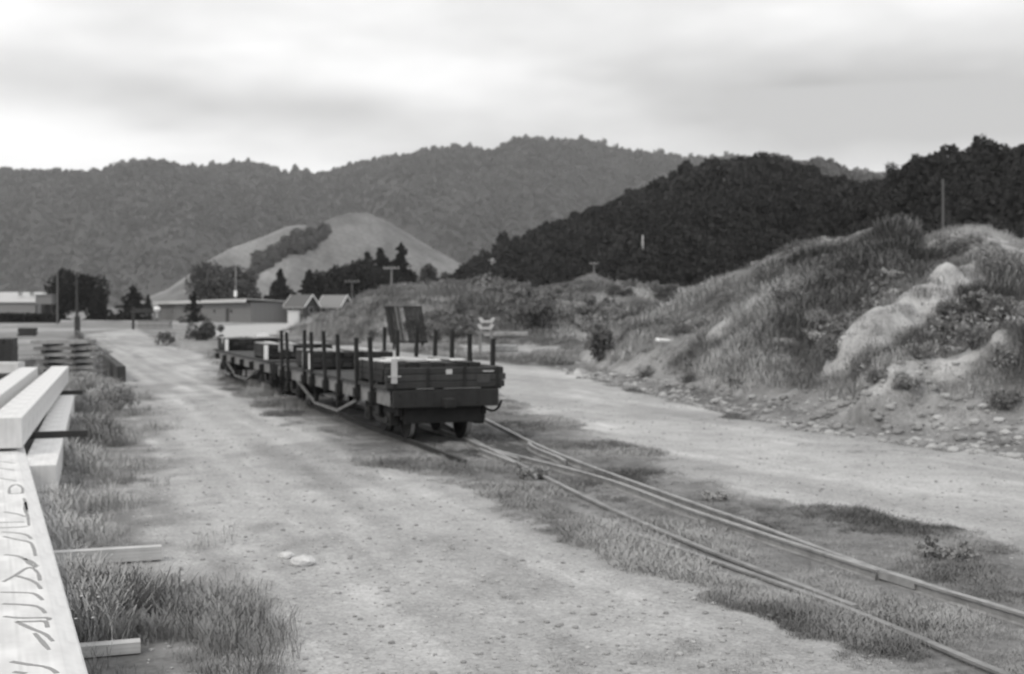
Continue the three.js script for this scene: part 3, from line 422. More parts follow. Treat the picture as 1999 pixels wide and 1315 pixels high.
// ---------------------------------------------------------------- wagons
function makeBogie(parent, s0) {
  const side = []; for (const x of [-.82, .82]) { side.push(bx(.09, .14, 2.5, x, .52, -s0, .02), bx(.1, .12, .7, x, .3, -s0, .02), bar([x, .5, -s0 + 1.0], [x, .3, -s0 + .35], .09, .1), bar([x, .5, -s0 - 1.0], [x, .3, -s0 - .35], .09, .1), bar([x, .52, -s0 + .3], [x, .28, -s0 + .3], .08), bar([x, .52, -s0 - .3], [x, .28, -s0 - .3], .08)); }
  side.push(bx(1.5, .3, .1, 0, .46, -s0 + 1.22, .01), bx(1.5, .3, .1, 0, .46, -s0 - 1.22, .01), bx(.5, .22, 2.3, 0, .5, -s0, .02), bx(1.9, .2, .36, 0, .5, -s0, .02), bx(1.6, .08, .08, 0, .42, -s0 + 1.2), bx(1.6, .08, .08, 0, .42, -s0 - 1.2), rod([0, .55, -s0], [0, .66, -s0], .2, .2, 16));
  const b = mesh('bogie', merge(side), M.iron, parent);
  for (const a of [-.8, .8]) {
    mesh('axle', rod([-.86, .36, -s0 + a], [.86, .36, -s0 + a], .065, .065, 12), M.iron, b);
    for (const x of [-.53, .53]) {
      const pr = [[.06, -.07], [.3, -.05], [.34, -.07], [.362, -.065], [.36, .03], [.4, .045], [.4, .07], [.3, .07], [.28, .03], [.1, .05], [.06, .07]].map(([r, y]) => new THREE.Vector2(r, y));
      const w = new THREE.LatheGeometry(pr, 28); w.rotateZ(x > 0 ? Math.PI / 2 : -Math.PI / 2); w.translate(x, .36, -s0 + a);
      mesh('wheel', flat(w), M.iron, b);
      const t = new THREE.CylinderGeometry(.3625, .3625, .07, 28, 1, true); t.rotateZ(Math.PI / 2); t.translate(x + Math.sign(x) * .018, .36, -s0 + a); mesh('wheel_tread', flat(t), M.tread, b);
      mesh('axle_box', merge([bx(.2, .26, .26, Math.sign(x) * .84, .37, -s0 + a, .03), rod([Math.sign(x) * .93, .36, -s0 + a], [Math.sign(x) * .97, .36, -s0 + a], .07, .07, 10)]), M.iron, b);
    }
    for (const x of [-.82, .82]) { const sp = []; for (let k = 0; k < 5; k++) sp.push(bx(.08, .014, .62 - k * .11, x, .47 - k * .016, -s0 + a)); mesh('spring', merge(sp), M.iron, b); }
  }
}
function makeWagon(label, X, d, turn, len, leftS, rightS, dress) {
  const o = thing('flat_wagon', label, 'railway wagon', X, RT, -d, turn);
  for (const x of [-1.04, 1.04]) {
    mesh('solebar', merge([bx(.02, .29, len - .3, x, .79, -len / 2), bx(.1, .03, len - .3, x - Math.sign(x) * .05 + Math.sign(x) * .0, .66, -len / 2), bx(.1, .03, len - .3, x - Math.sign(x) * .05, .92, -len / 2)]), M.dusty, o);
    const rodX = x * .98, z = (s) => -s, q = [[2.3, .68], [4.56, .24], [6.9, .24], [9.3, .68]].map(([s, y]) => [rodX, y, z(s * len / 11.8)]);
    const c = new THREE.CurvePath(); for (let i = 0; i < 3; i++) c.add(new THREE.LineCurve3(new THREE.Vector3(...q[i]), new THREE.Vector3(...q[i + 1])));
    mesh('truss_rod', merge([0, 1, 2].map((i) => bar(q[i], q[i + 1], .05, .06)).concat([rod(q[1], q[1], .05)].slice(1))), M.rustBar, o);
    for (const k of [1, 2]) mesh('queen_post', bar([rodX, .26, q[k][2]], [rodX, .65, q[k][2]], .05), M.iron, o);
  }
  const deck = []; for (let s = .1; s < len - .1; s += .21) deck.push(bx(2.22, .05, .2, 0, .96, -s - .1));
  mesh('deck', merge(deck), M.tar2, o).userData.kind = 'stuff';
  mesh('underframe', merge([bx(.16, .26, len - .4, -.3, .78, -len / 2), bx(.16, .26, len - .4, .3, .78, -len / 2), ...[2.2, 4.5, 6.9, 9.4].map((s) => bx(2.0, .2, .14, 0, .78, -s))]), M.iron, o);
  for (const s of [.06, len - .06]) mesh('headstock', bx(2.04, .32, .12, 0, .78, -s, .015), M.tar, o);
  for (const [s, e] of [[0, 1], [len, -1]]) {
    mesh('coupler', merge([bx(.2, .18, .3, 0, .7, -s + e * .12, .03), rod([0, .7, -s + e * .2], [0, .7, -s - e * .3], .06, .06, 12), rod([0, .7, -s - e * .3], [0, .7, -s - e * .36], .13, .15, 18), bar([.04, .72, -s - e * .3], [.04, .78, -s - e * .5], .05)]), M.iron, o);
    const hose = new THREE.CatmullRomCurve3([[.62, .7, -s - e * .02], [.66, .66, -s - e * .16], [.84, .56, -s - e * .3], [1.02, .5, -s - e * .32], [1.1, .56, -s - e * .26], [1.12, .7, -s - e * .14]].map((p) => new THREE.Vector3(...p)));
    mesh('brake_hose', flat(new THREE.TubeGeometry(hose, 20, .024, 8)), M.iron, o);
  }
  makeBogie(o, 1.5); makeBogie(o, len - 1.5);
  const r = rng(len * 10 | 0);
  const pocket = (x, s) => mesh('stake_pocket', merge([bx(.04, .2, .16, x + Math.sign(x) * .115, .76, -s, .008), bx(.1, .2, .03, x + Math.sign(x) * .06, .76, -s + .075), bx(.1, .2, .03, x + Math.sign(x) * .06, .76, -s - .075)]), M.iron, o);
  for (const [list, x] of [[leftS, -1.05], [rightS, 1.05]]) for (const [s, up, tilt] of list) {
    if (up) { const g = new THREE.BoxGeometry(.075, up - .6, .085); boxUV(g); g.translate(0, (up - .6) / 2, 0); const k = mesh('stake', flat(g), M.iron, o); k.position.set(x + Math.sign(x) * .055, .6, -s); k.rotation.z = -Math.sign(x) * tilt; k.rotation.x = (r() - .5) * .07; }
    pocket(x, s);
  }
  if (dress) dress(o);
  return o;
}
const TH = Math.atan(.377), wagX = -1.2, wagD = 22.84, dirX = -Math.sin(TH), dirD = Math.cos(TH);
const lefts = [1.2, 2.45, 4.05, 5.4, 6.9, 7.85, 9.9, 10.8].map((s, i) => [s, [1.9, 1.86, 1.9, 1.95, 1.9, 1.93, 1.85, 1.88][i], [.05, .02, .03, .05, .02, 0, .05, .02][i]]), rights = [.6, 1.95, 3.2, 4.45, 5.9, 7.45, 8.75].map((s, i) => [s, [1.86, 1.93, 1.98, 1.97, 2.02, 1.92, 1.98][i], [.01, .0, .03, .04, .03, .01, .01][i]]);
makeWagon('near dark flat wagon with tall stakes, truss rods and a timber end board', wagX, wagD, TH, 11.9, lefts, rights, (o) => {
  for (const [y, h, w, dx, m] of [[1.035, .125, 2.3, 0, M.tar2], [1.165, .12, 2.33, .01, M.darkWood], [1.29, .115, 2.28, -.02, M.tar2]]) { const k = mesh('end_board', bx(w, h, .09, dx, y, -.08, .014), m, o); k.rotation.z = dx * .25; }
  for (const x of [-.98, -.35, .35, 1.0]) mesh('end_strap', merge([bx(.06, .38, .012, x, 1.16, -.029), ...[1.03, 1.16, 1.29].map((y) => rod([x, y, -.03], [x, y, -.008], .018, .018, 6))]), M.iron, o);
  mesh('end_bolts', merge([-.9, -.6, -.25, .25, .6, .9].flatMap((x) => [.7, .86].map((y) => rod([x, y, -.01], [x, y, .015], .02, .02, 6)))), M.iron, o);
  mesh('number_panel', bx(.26, .16, .01, .72, 1.14, -.028), mat(.07, .9, { map: rustTex }), o);
  mesh('paper_tag', bx(.12, .09, .006, .05, 1.27, -.029), mat(.5), o);
  mesh('pale_strip', bx(.22, .022, .012, .82, 1.27, -.029), mat(.5), o);
  mesh('upright_batten', bx(.115, .46, .025, -1.0, 1.3, -.02, .005), M.paleTop2, o);
  mesh('batten_crosspiece', bx(.24, .025, .012, -1.0, 1.2, -.001), M.paleTop2, o);
  mesh('deck_edge', merge([bx(.34, .012, .02, -.42, .965, .0), bx(.72, .012, .02, .3, .965, .0)]), M.greyWood, o);
  mesh('side_block', bx(.2, .36, 1.1, 1.05, 1.17, -.72, .02), M.tar2, o);
});
const w2s = 13.0;
makeWagon('far flat wagon coupled behind the near one, without stakes', wagX + dirX * w2s, wagD + dirD * w2s, TH, 12, [1.1, 3, 5, 7, 9, 10.9].map((s) => [s, 0, 0]), [1.1, 3, 5, 7, 9, 10.9].map((s) => [s, 0, 0]));

function bundle(label, s0, seed, dress) {
  const r = rng(seed), o = thing('timber_bundle', label, 'timber bundle', wagX + dirX * s0, RT + .985, -(wagD + dirD * s0), TH, 'bundles of dark sleepers loaded on the wagons'); delete o.userData.group;
  for (const z of [.35, 1.75]) mesh('bearer', bx(2.0, .05, .1, 0, .025, -z), M.darkWood, o);
  for (let l = 0; l < 3; l++) for (let i = 0; i < 8; i++) { const m = mesh('sleeper', bx(.238, .118, 2.1, 0, 0, 0, .01), r() < .3 ? M.tar2 : M.tar, o); m.position.set(-.861 + i * .246 + (r() - .5) * .008, .05 + .06 + l * .122, -1.05 + (r() - .5) * .13); m.rotation.y = (r() - .5) * .01; }
  for (let i = 0; i < 8; i++) { if (r() < .16) continue; const m = mesh('lit_top_board', bx(.2, .03, 2.05 - .5 * r() * (r() < .4), 0, 0, 0), r() < .35 ? M.paleTop2 : M.paleTop, o); m.position.set(-.861 + i * .246 + (r() - .5) * .03, .05 + .367 + .02 + .015 * r(), -1.05 + (r() - .5) * .2); m.rotation.y = (r() - .5) * .05; m.rotation.x = (r() - .5) * .02; }  // added thin boards; their pale colour stands for light on the dark sleeper tops
  for (const z of [.5, 1.6]) mesh('strap', merge([bx(1.99, .006, .03, 0, .434, -z), bx(.006, .4, .03, -.99, .235, -z), bx(.006, .4, .03, .99, .235, -z)]), M.iron, o);
  if (dress) dress(o);
}
const post = (o, x, z, h, w = .1, y0 = -.02) => mesh('batten', bx(w, h, .03, x, y0 + h / 2, z, .005), M.white, o);
bundle('nearest bundle of dark sleepers, on the near wagon behind its end board', .95, 21, (o) => { for (const [x, z] of [[-.85, .05], [-.5, -.9], [.1, -.1], [.55, .02]]) mesh('pale_scrap', bx(.26, .03, .16, x, .46, z - .15, .006), M.white, o); mesh('side_batten', bx(.03, .36, .09, -1.01, .22, -1.9), M.greyWood, o); });
bundle('second bundle of dark sleepers, on the near wagon with two white battens', 7.45, 22, (o) => { mesh('batten', bx(.03, .38, .2, -1.015, .2, -.18, .005), M.white, o); mesh('batten', bx(.03, .4, .26, -1.015, .21, -.9, .005), M.white, o); });
bundle('third bundle of dark sleepers, at the near end of the far wagon', 14.3, 23, (o) => { mesh('batten', bx(.12, .42, .03, -.96, .2, .05, .005), M.white, o); mesh('paper_sheet', bx(.2, .2, .006, -.5, .32, .035), mat(.42), o); mesh('paper_sheet', bx(.17, .2, .006, -.26, .32, .035), mat(.42), o); post(o, -.42, .6, .5, .05, -.1); });
bundle('fourth bundle of dark sleepers, at the far end of the far wagon', 22.7, 24, (o) => { mesh('batten', bx(.12, .4, .03, -.95, .2, .05, .005), M.white, o); mesh('batten', bx(.03, .2, .2, -1.02, .34, -.5, .005), mat(.4), o); mesh('pale_scrap', bx(.3, .16, .05, .45, .52, -1.2), M.white, o); });

// ---------------------------------------------------------------- pale beams and bearers at the left
function longBeam(label, nx, nd, fx, fd, topH, th = .44, w = .44, name = 'squared_beam', m = M.beam, group) {
  const L = Math.hypot(fx - nx, fd - nd), turn = Math.atan2(-(fx - nx), fd - nd), o = thing(name, label, 'beam', nx, topH - th, -nd, turn, group);   // origin: right lower edge, near end
  mesh('timber', bx(w, th, L, -w / 2, th / 2, -L / 2, .018), m, o); return o;
}
const u4 = [-.39157, .92015];
{
  const b = thing('squared_beam', 'nearest pale squared beam at lower left with dark hand lettering along its top', 'beam', -2.46 - u4[0] * 4.2 + .13 * u4[1], .06, -(6.81 - u4[1] * 4.2 - .13 * u4[0]), Math.atan2(-u4[0], u4[1]));
  const P = new THREE.Shape([[0, .01], [0, .385], [-.015, .4], [-.125, .438], [-.14, .44], [-.56, .44], [-.575, .425], [-.575, .01], [-.565, 0], [-.01, 0]].map((p) => new THREE.Vector2(...p)));
  const body = new THREE.ExtrudeGeometry(P, { depth: 17.05, bevelEnabled: false, steps: 1 }); body.translate(0, 0, -17.05); mesh('timber', boxUV(flat(body)), M.beam, b);
  const strokes = [[6.63, -.02, 6.09, -.041, 5.74, -.027, 5.11, -.034], [6.44, -.025, 6.52, -.012, 6.23, -.008, 5.97, -.022], [6.04, -.23, 5.87, -.125, 5.66, -.047], [5.4, -.284, 5.34, -.067], [5.1, -.286, 5.06, -.142, 5.07, -.046], [4.85, -.267, 4.75, -.149, 4.61, -.071, 4.39, -.034], [4.61, -.259, 4.41, -.156, 4.24, -.06, 3.94, -.033, 3.57, -.03],
    [3.72, -.26, 3.63, -.172, 3.48, -.117, 3.36, -.072, 3.13, -.031], [3.48, -.117, 3.26, -.085, 3.08, -.043], [2.63, -.283, 2.81, -.208, 3.1, -.089, 2.89, -.04, 2.57, -.033], [2.81, -.19, 2.65, -.112, 2.49, -.063, 2.27, -.036], [2.27, -.305, 2.21, -.185, 2.15, -.101, 2.03, -.062, 1.9, -.042], [1.89, -.296, 1.82, -.186, 1.74, -.098, 1.64, -.06, 1.5, -.041],
    [1.51, -.293, 1.43, -.203, 1.35, -.024, 1.29, -.03], [1.33, -.221, 1.29, -.105, 1.28, -.058, 1.1, -.043], [1.33, -.221, 1.1, -.135, .93, -.065, .74, -.029], [.98, -.124, .78, -.093, .55, -.059], [.37, -.269, .27, -.182, .2, -.109, .12, -.065, .03, -.042], [.15, -.26, .09, -.201],
    [7.34, -.165, 7.85, -.15, 8.1, -.086, 7.8, -.026, 7.34, -.032], [7.34, -.171, 7.33, -.025], [9.75, -.242, 9.48, -.072], [10.53, -.235, 10.23, -.057], [8.74, -.252, 8.43, -.079], [6.93, -.03, 6.62, -.012, 6.1, -.01], [12.0, -.3, 11.9, -.08]];
  const g = [], q = rng(9);
  for (const s of strokes) { const P = []; for (let i = 0; i < s.length; i += 2) P.push(new THREE.Vector3(Math.min(s[i + 1], -.022) - .13, .4415, -(s[i] + 4.2))); const c = new THREE.CatmullRomCurve3(P, false, 'centripetal'), n = Math.max(4, Math.ceil(c.getLength() / .04)), S = c.getSpacedPoints(n); for (let i = 0; i < n; i++) { const w = .018 + .012 * vn(i * .4, s[0] * 9, 3) + .006 * q(); g.push(bar(S[i].toArray(), S[i + 1].toArray(), w, .002)); } }
  mesh('hand_lettering', merge(g), M.ink, b).userData.kind = 'stuff';
}
longBeam('right one of the two raised pale beams resting on dark cross bearers', -6.96, 17.58, -12.13, 33.85, .985);
longBeam('left one of the two raised pale beams, cut off by the picture edge', -7.6, 17.3, -12.73, 33.2, .985);
longBeam('lower pale beam lying on the grass beneath the raised beams', -6.1, 16.57, -10.72, 30.3, .44);
longBeam('hidden lower pale beam beside the one under the raised pair', -7.15, 16.9, -11.8, 30.6, .44);
function bearer(label, ax, ad, bx_, bd, y, t, m) { const o = mesh('bearer', bar([ax, y, -ad], [bx_, y, -bd], .12, t), m); tag(o, label, 'bearer'); return o; }
bearer('near dark bearer across the lower beam under the raised pale beams', -9.3, 19.3, -6.95, 20.25, .4925, .1, M.tar2);
bearer('far dark bearer under the far ends of the raised pale beams', -13.2, 29.4, -10.55, 30.4, .4925, .1, M.tar2);
bearer('pale topped bearer sticking out from under the lettered beam into the grass', -5.8, 11.6, -3.5, 12.35, .09, .13, M.paleTop2);
bearer('short bearer end poking out under the lettered beam at the bottom', -4.6, 8.4, -2.72, 9.05, .05, .08, M.paleTop2);
bearer('hidden bearer under the far end of the lettered beam', -8.2, 16.4, -6.5, 17.0, .03, .06, M.greyWood);
longBeam('pale beam end beyond the raised beams at the left edge', -15.2, 38.6, -22, 39.6, .9, .34, .4);
longBeam('dark beam under the pale beam end at the left edge', -14.9, 38.3, -22, 39.4, .54, .34, .5, 'dark_beam', M.darkWood);

// ---------------------------------------------------------------- sleeper stacks at the left
{
  const r = rng(31), g1 = 'sleepers in the open stack behind the pale beams', d0 = 45.5;
  const put = (label, group, x, y, d, len, turn, m, w = .23, t = .13, name = 'stacked_sleeper') => { const o = mesh(name, bx(len, t, w, 0, 0, 0, .008), m); o.position.set(x, y + t / 2, -d); o.rotation.y = turn; tag(o, label, 'sleeper', group); };
  for (let l = 0; l < 6; l++) {
    for (const x of [-17.2, -16.2]) put('dark spacer sleeper between the pale rows of the open stack', 'dark spacers in the open sleeper stack', x + (r() - .5) * .2, l * .235, d0 + .9, 2.1, Math.PI / 2 + .05, M.darkWood, .15, .1, 'stack_spacer');
    for (let k = 0; k < 3; k++) put('grey sleeper laid lengthwise in the open stack behind the pale beams', g1, -16.72 + (r() - .5) * .16 + (5 - l) * .06, l * .235 + .101, d0 + .2 + k * .55 + (r() - .5) * .1, 1.9 + .25 * r(), .05 + (r() - .5) * .05, r() < .4 ? M.greyWood : M.paleTop);
  }
  const g2 = 'dark sleepers of the upright pile left of the open stack';
  for (let l = 0; l < 9; l++) for (let k = 0; k < 2; k++) put('dark sleeper in the square pile left of the open stack', g2, -19.55 + k * .28 - (l > 6 ? 0 : 0), l * .16, 47.6, 2.2, Math.PI / 2 + .28 + (r() - .5) * .06, M.darkWood, .26, .155);
  for (let l = 0; l < 4; l++) put('dark baulk in the low pile beyond the square pile of sleepers', 'dark baulks of the low pile', -47.8 + (r() - .5) * .2, l * .2, 122, 1.6, .05, M.darkWood, .9, .19, 'dark_baulk');
  // long dark timber edging along the left side of the yard
  const [ax, ad] = ground2(238, 746), [bx2, bd] = ground2(150, 655);
  for (let i = 0; i < 12; i++) { const t = (q) => [mix(ax, bx2, q), mix(ad, bd, q)], [x0, d1] = t(i / 12 + .001), [x1, d2] = t((i + 1) / 12 - .001); const o = mesh('edging_timber', bar([x0, .27, -d1], [x1, .27 + (r() - .5) * .04, -d2], .3, .56), M.darkWood); tag(o, 'dark timber of the long edging on the left side of the gravel yard', 'timber', 'timbers of the long dark edging'); }
  const [cx, cd] = ground2(182, 676); const p1 = mesh('plank', bar([cx - .6, .62, -cd], [cx + .85, .66, -cd - .2], .16, .1), M.paleTop2); tag(p1, 'pale plank end lying across the long dark edging', 'plank');
}
// sawn timber stack and posts beyond the yard
{
  const d = 172, X0 = (272 - CX) * d / F, r = rng(41);
  for (let l = 0; l < 4; l++) for (let k = 0; k < 2; k++) { const o = mesh('sawn_plank', bx(4.2 + .4 * r(), .24, .8, 0, 0, 0), r() < .5 ? M.greyWood : M.paleTop); o.position.set(X0 + 2.1, .16 + l * .28, -d - k * .95); o.rotation.y = (r() - .5) * .02; tag(o, 'pale plank in the low timber stack beyond the yard', 'plank', 'planks of the low timber stack'); }
  const post1 = thing('hitching_post', 'dark post with a heavy dark rail across beside the low timber stack', 'post', (261 - CX) * 165 / F, 0, -165); mesh('post', bx(.3, 3.0, .3, 0, 1.5, 0), M.darkWood, post1); mesh('crossbar', bx(2.8, .6, .35, 1.3, 2.5, .05), M.darkWood, post1);
}

// ---------------------------------------------------------------- buildings
const wallM = (v) => mat(v, .9, { map: soilTex });
function gableHouse(label, px, d, L, W, wall, rise, turn, wv, rv, gv, y0 = 0) {
  const o = thing('house', label, 'house', (px - CX) * d / F, y0, -d, turn), S = new THREE.Shape([[-W / 2, 0], [W / 2, 0], [W / 2, wall], [0, wall + rise], [-W / 2, wall]].map((p) => new THREE.Vector2(...p)));
  const g = new THREE.ExtrudeGeometry(S, { depth: L, bevelEnabled: false }); g.translate(0, 0, -L / 2); g.rotateY(Math.PI / 2);
  const w = mesh('wall', flat(g), wallM(wv), o);
  const ov = .45, sl = Math.hypot(W / 2 + ov, rise * (W / 2 + ov) / (W / 2)), ang = Math.atan2(rise, W / 2);
  for (const e of [1, -1]) {
    const rf = bx(L + 2 * ov, .1, sl, 0, 0, 0); rf.rotateX(e * ang); rf.translate(0, wall + rise - Math.sin(ang) * sl / 2 + .07, e * Math.cos(ang) * sl / 2); mesh('roof', rf, mat(rv, .8), o);
    const fa = bx(L + 2 * ov, .34, .06, 0, wall + rise - Math.sin(ang) * sl - .1, e * (Math.cos(ang) * sl + .03)); mesh('fascia', fa, mat(gv), o);
    for (const x of [-1, 1]) { const bb = bx(.08, .32, sl, 0, 0, 0); bb.rotateX(e * ang); bb.translate(x * (L / 2 + ov + .045), wall + rise - Math.sin(ang) * sl / 2 + .03, e * Math.cos(ang) * sl / 2); mesh('bargeboard', bb, mat(.75), o); }
  }
  const win = (x, z, ry, ww, hh, y) => { const f = new THREE.BoxGeometry(ww, hh, .08), a = flat(f); a.rotateY(ry); a.translate(x, y, z); const q = mesh('window', a, mat(.5), o); const b = flat(new THREE.BoxGeometry(ww - .16, hh - .16, .1)); b.rotateY(ry); b.translate(x + Math.sin(ry) * .01, y, z + Math.cos(ry) * .01); mesh('pane', b, M.glass, q); };
  win(-L * .25, W / 2 + .03, 0, 1.4, 1.2, wall - 1.1); win(L * .22, W / 2 + .03, 0, 1.4, 1.2, wall - 1.1); win(L / 2 + .03, 0, Math.PI / 2, 1.3, 1.2, wall - 1.1);
  const dr = flat(new THREE.BoxGeometry(.9, 2, .1)); dr.translate(0, wall - 1.5, W / 2 + .03); mesh('door', dr, M.darkWood, o);
  return o;
}
gableHouse('left house with white bargeboards and a dark gable end', 590, 255, 4.9, 4.0, 3.7, 2.0, -.55, .1, .1, .28);
gableHouse('right house with a paler roof and pale wall half behind the hummock', 655, 262, 5.0, 4.4, 3.7, 2.0, -.4, .25, .2, .35);
{ // long low shed
  const A = at(330, 600, 335), B = at(520, 600, 252), L = Math.hypot(B[0] - A[0], B[2] - A[2]), turn = Math.atan2(-(B[2] - A[2]), B[0] - A[0]);
  const o = thing('long_shed', 'long low shed with a pale roof edge behind the small dark conifer', 'shed', (A[0] + B[0]) / 2, 0, (A[2] + B[2]) / 2 - 4, turn);
  mesh('wall', bx(L, 4.2, 9, 0, 2.1, -.5), wallM(.28), o); const rf = bx(L + .8, .22, 10.4, 0, 0, 0); rf.rotateX(-.05); rf.translate(0, 4.62, -.2); mesh('roof', rf, mat(.42, .7), o); mesh('fascia', bx(L + .9, .55, .1, 0, 4.5, 5.1), mat(.55), o);
  for (let i = 0; i < 6; i++) { const w = mesh('window', bx(1.7, 1.1, .1, -L / 2 + 4 + i * L / 6.3, 2.4, 4.03), mat(.3), o); mesh('pane', bx(1.5, .9, .12, -L / 2 + 4 + i * L / 6.3, 2.4, 4.04), i === 3 ? mat(.3) : M.glass, w); }
  mesh('door', bx(2.6, 3, .1, L * .3, 1.5, 4.04), M.darkWood, o);
}
{ // pale mill building at the left edge
  const d = 350, x0 = (-70 - CX) * d / F, x1 = (70 - CX) * d / F, o = thing('pale_building', 'big pale building at the left edge with a flat bright front', 'building', (x0 + x1) / 2, 0, -d);
  mesh('wall', bx(x1 - x0, 5.0, 8, 0, 2.5, -4), mat(.4, .9, { map: soilTex }), o); const rf = bx(x1 - x0 + .8, .15, 9.5, 0, 0, 0); rf.rotateX(.32); rf.translate(0, 6.3, -4); mesh('roof', rf, mat(.44, .8), o);
  for (const x of [-3, 4.5, 7.8]) mesh('roof_vent', bx(.9, 1.1, .9, x, 7.3, -3.5), mat(.3), o);
  for (let i = 0; i < 4; i++) mesh('doorway', bx(2.4, 2.8, .12, -7 + i * 4.6, 1.4, .03), mat(.25), o);
  const q = thing('lean_to_shed', 'grey open fronted lean-to at the right end of the pale building', 'shed', (86 - CX) * 330 / F, 0, -330); mesh('wall', bx(4.3, 2.4, 4, 0, 5.4, -2), mat(.2), q); mesh('roof', bx(4.7, .2, 4.6, 0, 6.75, -2), mat(.3), q); for (const x of [-2, 0, 2]) mesh('post', bx(.3, 4.2, .3, x, 2.1, -.2), M.darkWood, q); mesh('back_wall', bx(4.3, 4.2, .2, 0, 2.1, -4), M.darkWood, q); mesh('low_wall', bx(4.2, 1.6, .2, 0, .8, .1), mat(.5), q);
  const c = thing('white_tank', 'small bright white tank left of the long low shed', 'tank', (307 - CX) * 300 / F, 0, -300); mesh('tank_shell', flat(new THREE.CapsuleGeometry(.55, .6, 6, 14).rotateZ(Math.PI / 2).translate(0, 2.9, 0)), M.white, c); mesh('tank_stand', merge([bx(.2, 2.3, 1, -.6, 1.15, 0), bx(.2, 2.3, 1, .6, 1.15, 0)]), M.greyWood, c);
  const e = mesh('site_hut', merge([bx(1.7, 2.4, 2, 0, 1.2, 0), bx(1.9, .12, 2.3, 0, 2.46, 0)]), mat(.6)); e.position.set((574 - CX) * 210 / F, 0, -210); tag(e, 'tiny white hut on the pale flat in front of the left house', 'hut');
  const f = thing('hedge', 'low dark hedge along the far side of the yard at the left edge', 'hedge', (45 - CX) * 255 / F, 0, -255); mesh('foliage', leafCloud(4200, .5, (r) => [(r() - .5) * 15, r() * 2.0 * (1 - .2 * r()), (r() - .5) * 1.6], 91), leafM(.04), f);
  mesh('stem', merge([-6, -3, 0, 3, 6].map((x) => rod([x, 0, 0], [x, 1.4, 0], .07, .03, 5))), M.bark, f);
}

// ---------------------------------------------------------------- poles
function pole(name, label, px, topY, d, base, r0, v, arm, extra) {
  const X = (px - CX) * d / F, yb = base === null ? Math.max(0, H(X, d)) - .2 : base, h = EYE + (HY - topY) * d / F - yb, o = thing(name, label, 'pole', X, yb, -d), m = mat(v, .9);
  mesh('post', rod([0, 0, 0], [0, h, 0], r0, r0 * .7, 9), m, o);
  if (arm) { mesh('crossarm', bx(arm, .14, .12, 0, h - .3, r0 + .05), m, o); for (const x of [-.45, -.2, .2, .45]) mesh('insulator', rod([x * arm, h - .24, r0 + .05], [x * arm, h - .06, r0 + .05], .05, .035, 7), mat(.6, .4), o); }
  if (extra) extra(o, h);
}
pole('power_pole', 'pale pole with a wide crossarm in front of the tallest pine', 765, 519, 150, null, .13, .24, 1.9);
pole('power_pole', 'grey pole with a crossarm right of the two houses', 688, 546, 190, null, .13, .12, 2.2);
pole('power_pole', 'pole with a short crossarm on the small mound below the dark hill', 1160, 511, 177, null, .15, .16, 1.2);
pole('power_pole', 'slender pale pole with a white box rising behind the long shed', 461, 514, 300, 0, .15, .3, 0, (o, h) => mesh('transformer', bx(.7, 1.5, .7, 0, EYE + (HY - 573) * 300 / F, .3, .08), M.white, o));
pole('telegraph_pole', 'thin grey pole in front of the large spreading tree at the left', 113, 512, 225, 0, .14, .16, 0);
pole('telegraph_pole', 'dark pole behind the far end of the long dark timber edging', 151, 545, 132, 0, .16, .05, 0, (o) => mesh('stub', bx(.5, 1.9, .4, .05, .95, 0), M.darkWood, o));
{ const q = (px, py) => { let best = null; for (let t = 0; t < 1; t += .004) { const [X, h, d] = darkF(px, t); if (EYE + (HY - py) * d / F <= h) { best = [h, d]; break; } } return best || [10, 250]; };
  let [b, d] = q(1255, 500); pole('power_pole', 'short white pole standing in the bush on the left slope of the dark hill', 1255, 459, d, b - .3, .28, .55, 0);
  [b, d] = q(1414, 376); pole('power_pole', 'faint pale pole high on the slope of the dark hill', 1414, 348, d, b - .3, .24, .25, 0); }
pole('power_pole', 'tall grey pole behind the pale cap of the spoil bank', 1841, 350, 92, 3, .12, .1, 0);

// ---------------------------------------------------------------- things beyond the wagons
{
  const d = 78, o = thing('slatted_panels', 'two dark slatted panels leaning together behind the near wagon', 'panel', (751 - CX) * d / F, 0, -d);
  const black = mat(.018, .95), hgt = 2.78, lean = -.21;
  const sl = (x, w, m) => { const k = mesh('slat', bar([x + .5, .45, 0], [x + .5 + lean * 1.9, hgt, -.06], w, .06), m, o); };
  for (let i = 0; i < 8; i++) sl(-.06 + i * .128, .1 + (i % 3) * .012, i > 4 && i % 2 ? M.greyWood2 : black);
  for (let i = 0; i < 10; i++) sl(1.12 + i * .118, .088 + (i % 2) * .014, black);
  mesh('top_rail', merge([bar([.0, hgt - .1, -.1], [1.1, hgt - .06, -.1], .09), bar([1.15, hgt - .04, -.1], [2.35, hgt - .06, -.1], .09)]), M.tar, o);
  mesh('bottom_rail', merge([bar([.4, .55, .05], [2.75, .55, .05], .1), bar([.6, .3, .0], [.6, .3, -.6], .16, .5), bar([2.4, .3, .0], [2.4, .3, -.6], .16, .5)]), M.tar, o);
}
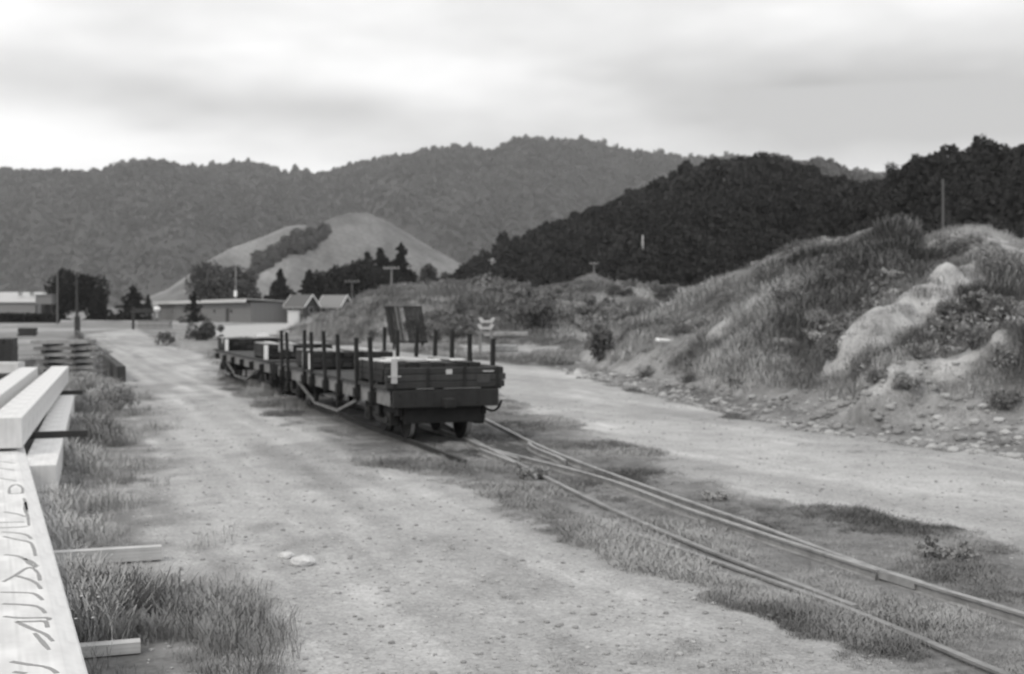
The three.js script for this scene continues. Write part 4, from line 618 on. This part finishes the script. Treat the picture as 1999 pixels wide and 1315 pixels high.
{
  const d = 74, mk = (px, py, label) => { const [x, y] = at(px, py, d), o = thing('channel_block', label, 'trough', x, y, -d); const P = [[-.6, .32], [-.36, .32], [-.26, .12], [.26, .12], [.36, .32], [.6, .32], [.42, 0], [-.42, 0]].map((p) => new THREE.Vector2(...p)); mesh('channel', flat(new THREE.ExtrudeGeometry(new THREE.Shape(P), { depth: .9, bevelEnabled: true, bevelSize: .02, bevelThickness: .02, bevelSegments: 1 }).translate(0, 0, -.45)), mat(.5), o); o.scale.setScalar(.82); for (const x of [-.34, .34]) mesh('foot', bx(.14, .12, .8, x, -.08, 0), M.concrete, o); };
  mk(951, 629, 'upper of two pale channel shaped troughs stacked beyond the wagon'); mk(949, 642, 'lower of two pale channel shaped troughs stacked beyond the wagon');
  const base = mesh('timber_crib', merge([bx(.16, 1.2, .8, -.34, .6, 0), bx(.16, 1.2, .8, .34, .6, 0), bx(1.0, .12, .7, 0, 1.27, 0)]), M.greyWood); { const [x, y] = at(949, 642, d); base.position.set(x, y - 1.47, -d); } tag(base, 'grey timber crib under the two pale troughs', 'crib');
  const slab = (px, py, w, t, label) => { const [X, d2] = hit(px, py), o = mesh('slab', bx(w, t, 1.0, 0, 0, 0, .03), M.concrete); o.position.set(X, H(X, d2) + t * .6, -d2); tag(o, label, 'slab'); };
  slab(988, 657, 3.0, .3, 'long thin pale slab in the weeds right of the two troughs'); slab(985, 686, 1.7, .35, 'short pale slab in the weeds just above the wagon corner');
  const [x, y] = at(519, 658, 62), b = mesh('white_sign', merge([bx(.32, .36, .04, 0, 0, 0, .01), bx(.06, .9, .05, 0, -.4, -.05)]), M.white); b.position.set(x, y, -62); tag(b, 'small blank white board standing behind the load of the far wagon', 'board');
  const tl = (px, py, l, turn, label) => { const [X, d2] = hit(px, py), o = mesh('plank', bx(l, .1, .35, 0, 0, 0, .02), M.white); o.position.set(X, H(X, d2) + .12, -d2); o.rotation.set(.1, turn, -.12); tag(o, label, 'plank'); };
  tl(1305, 671, .9, .3, 'short white board lying in the grass on the left part of the spoil bank');
}
for (const o of scene.children) if (o.isGroup) o.traverse((c) => { if (c.isMesh) c.castShadow = c.receiveShadow = true; });
renderer.render(scene, camera);
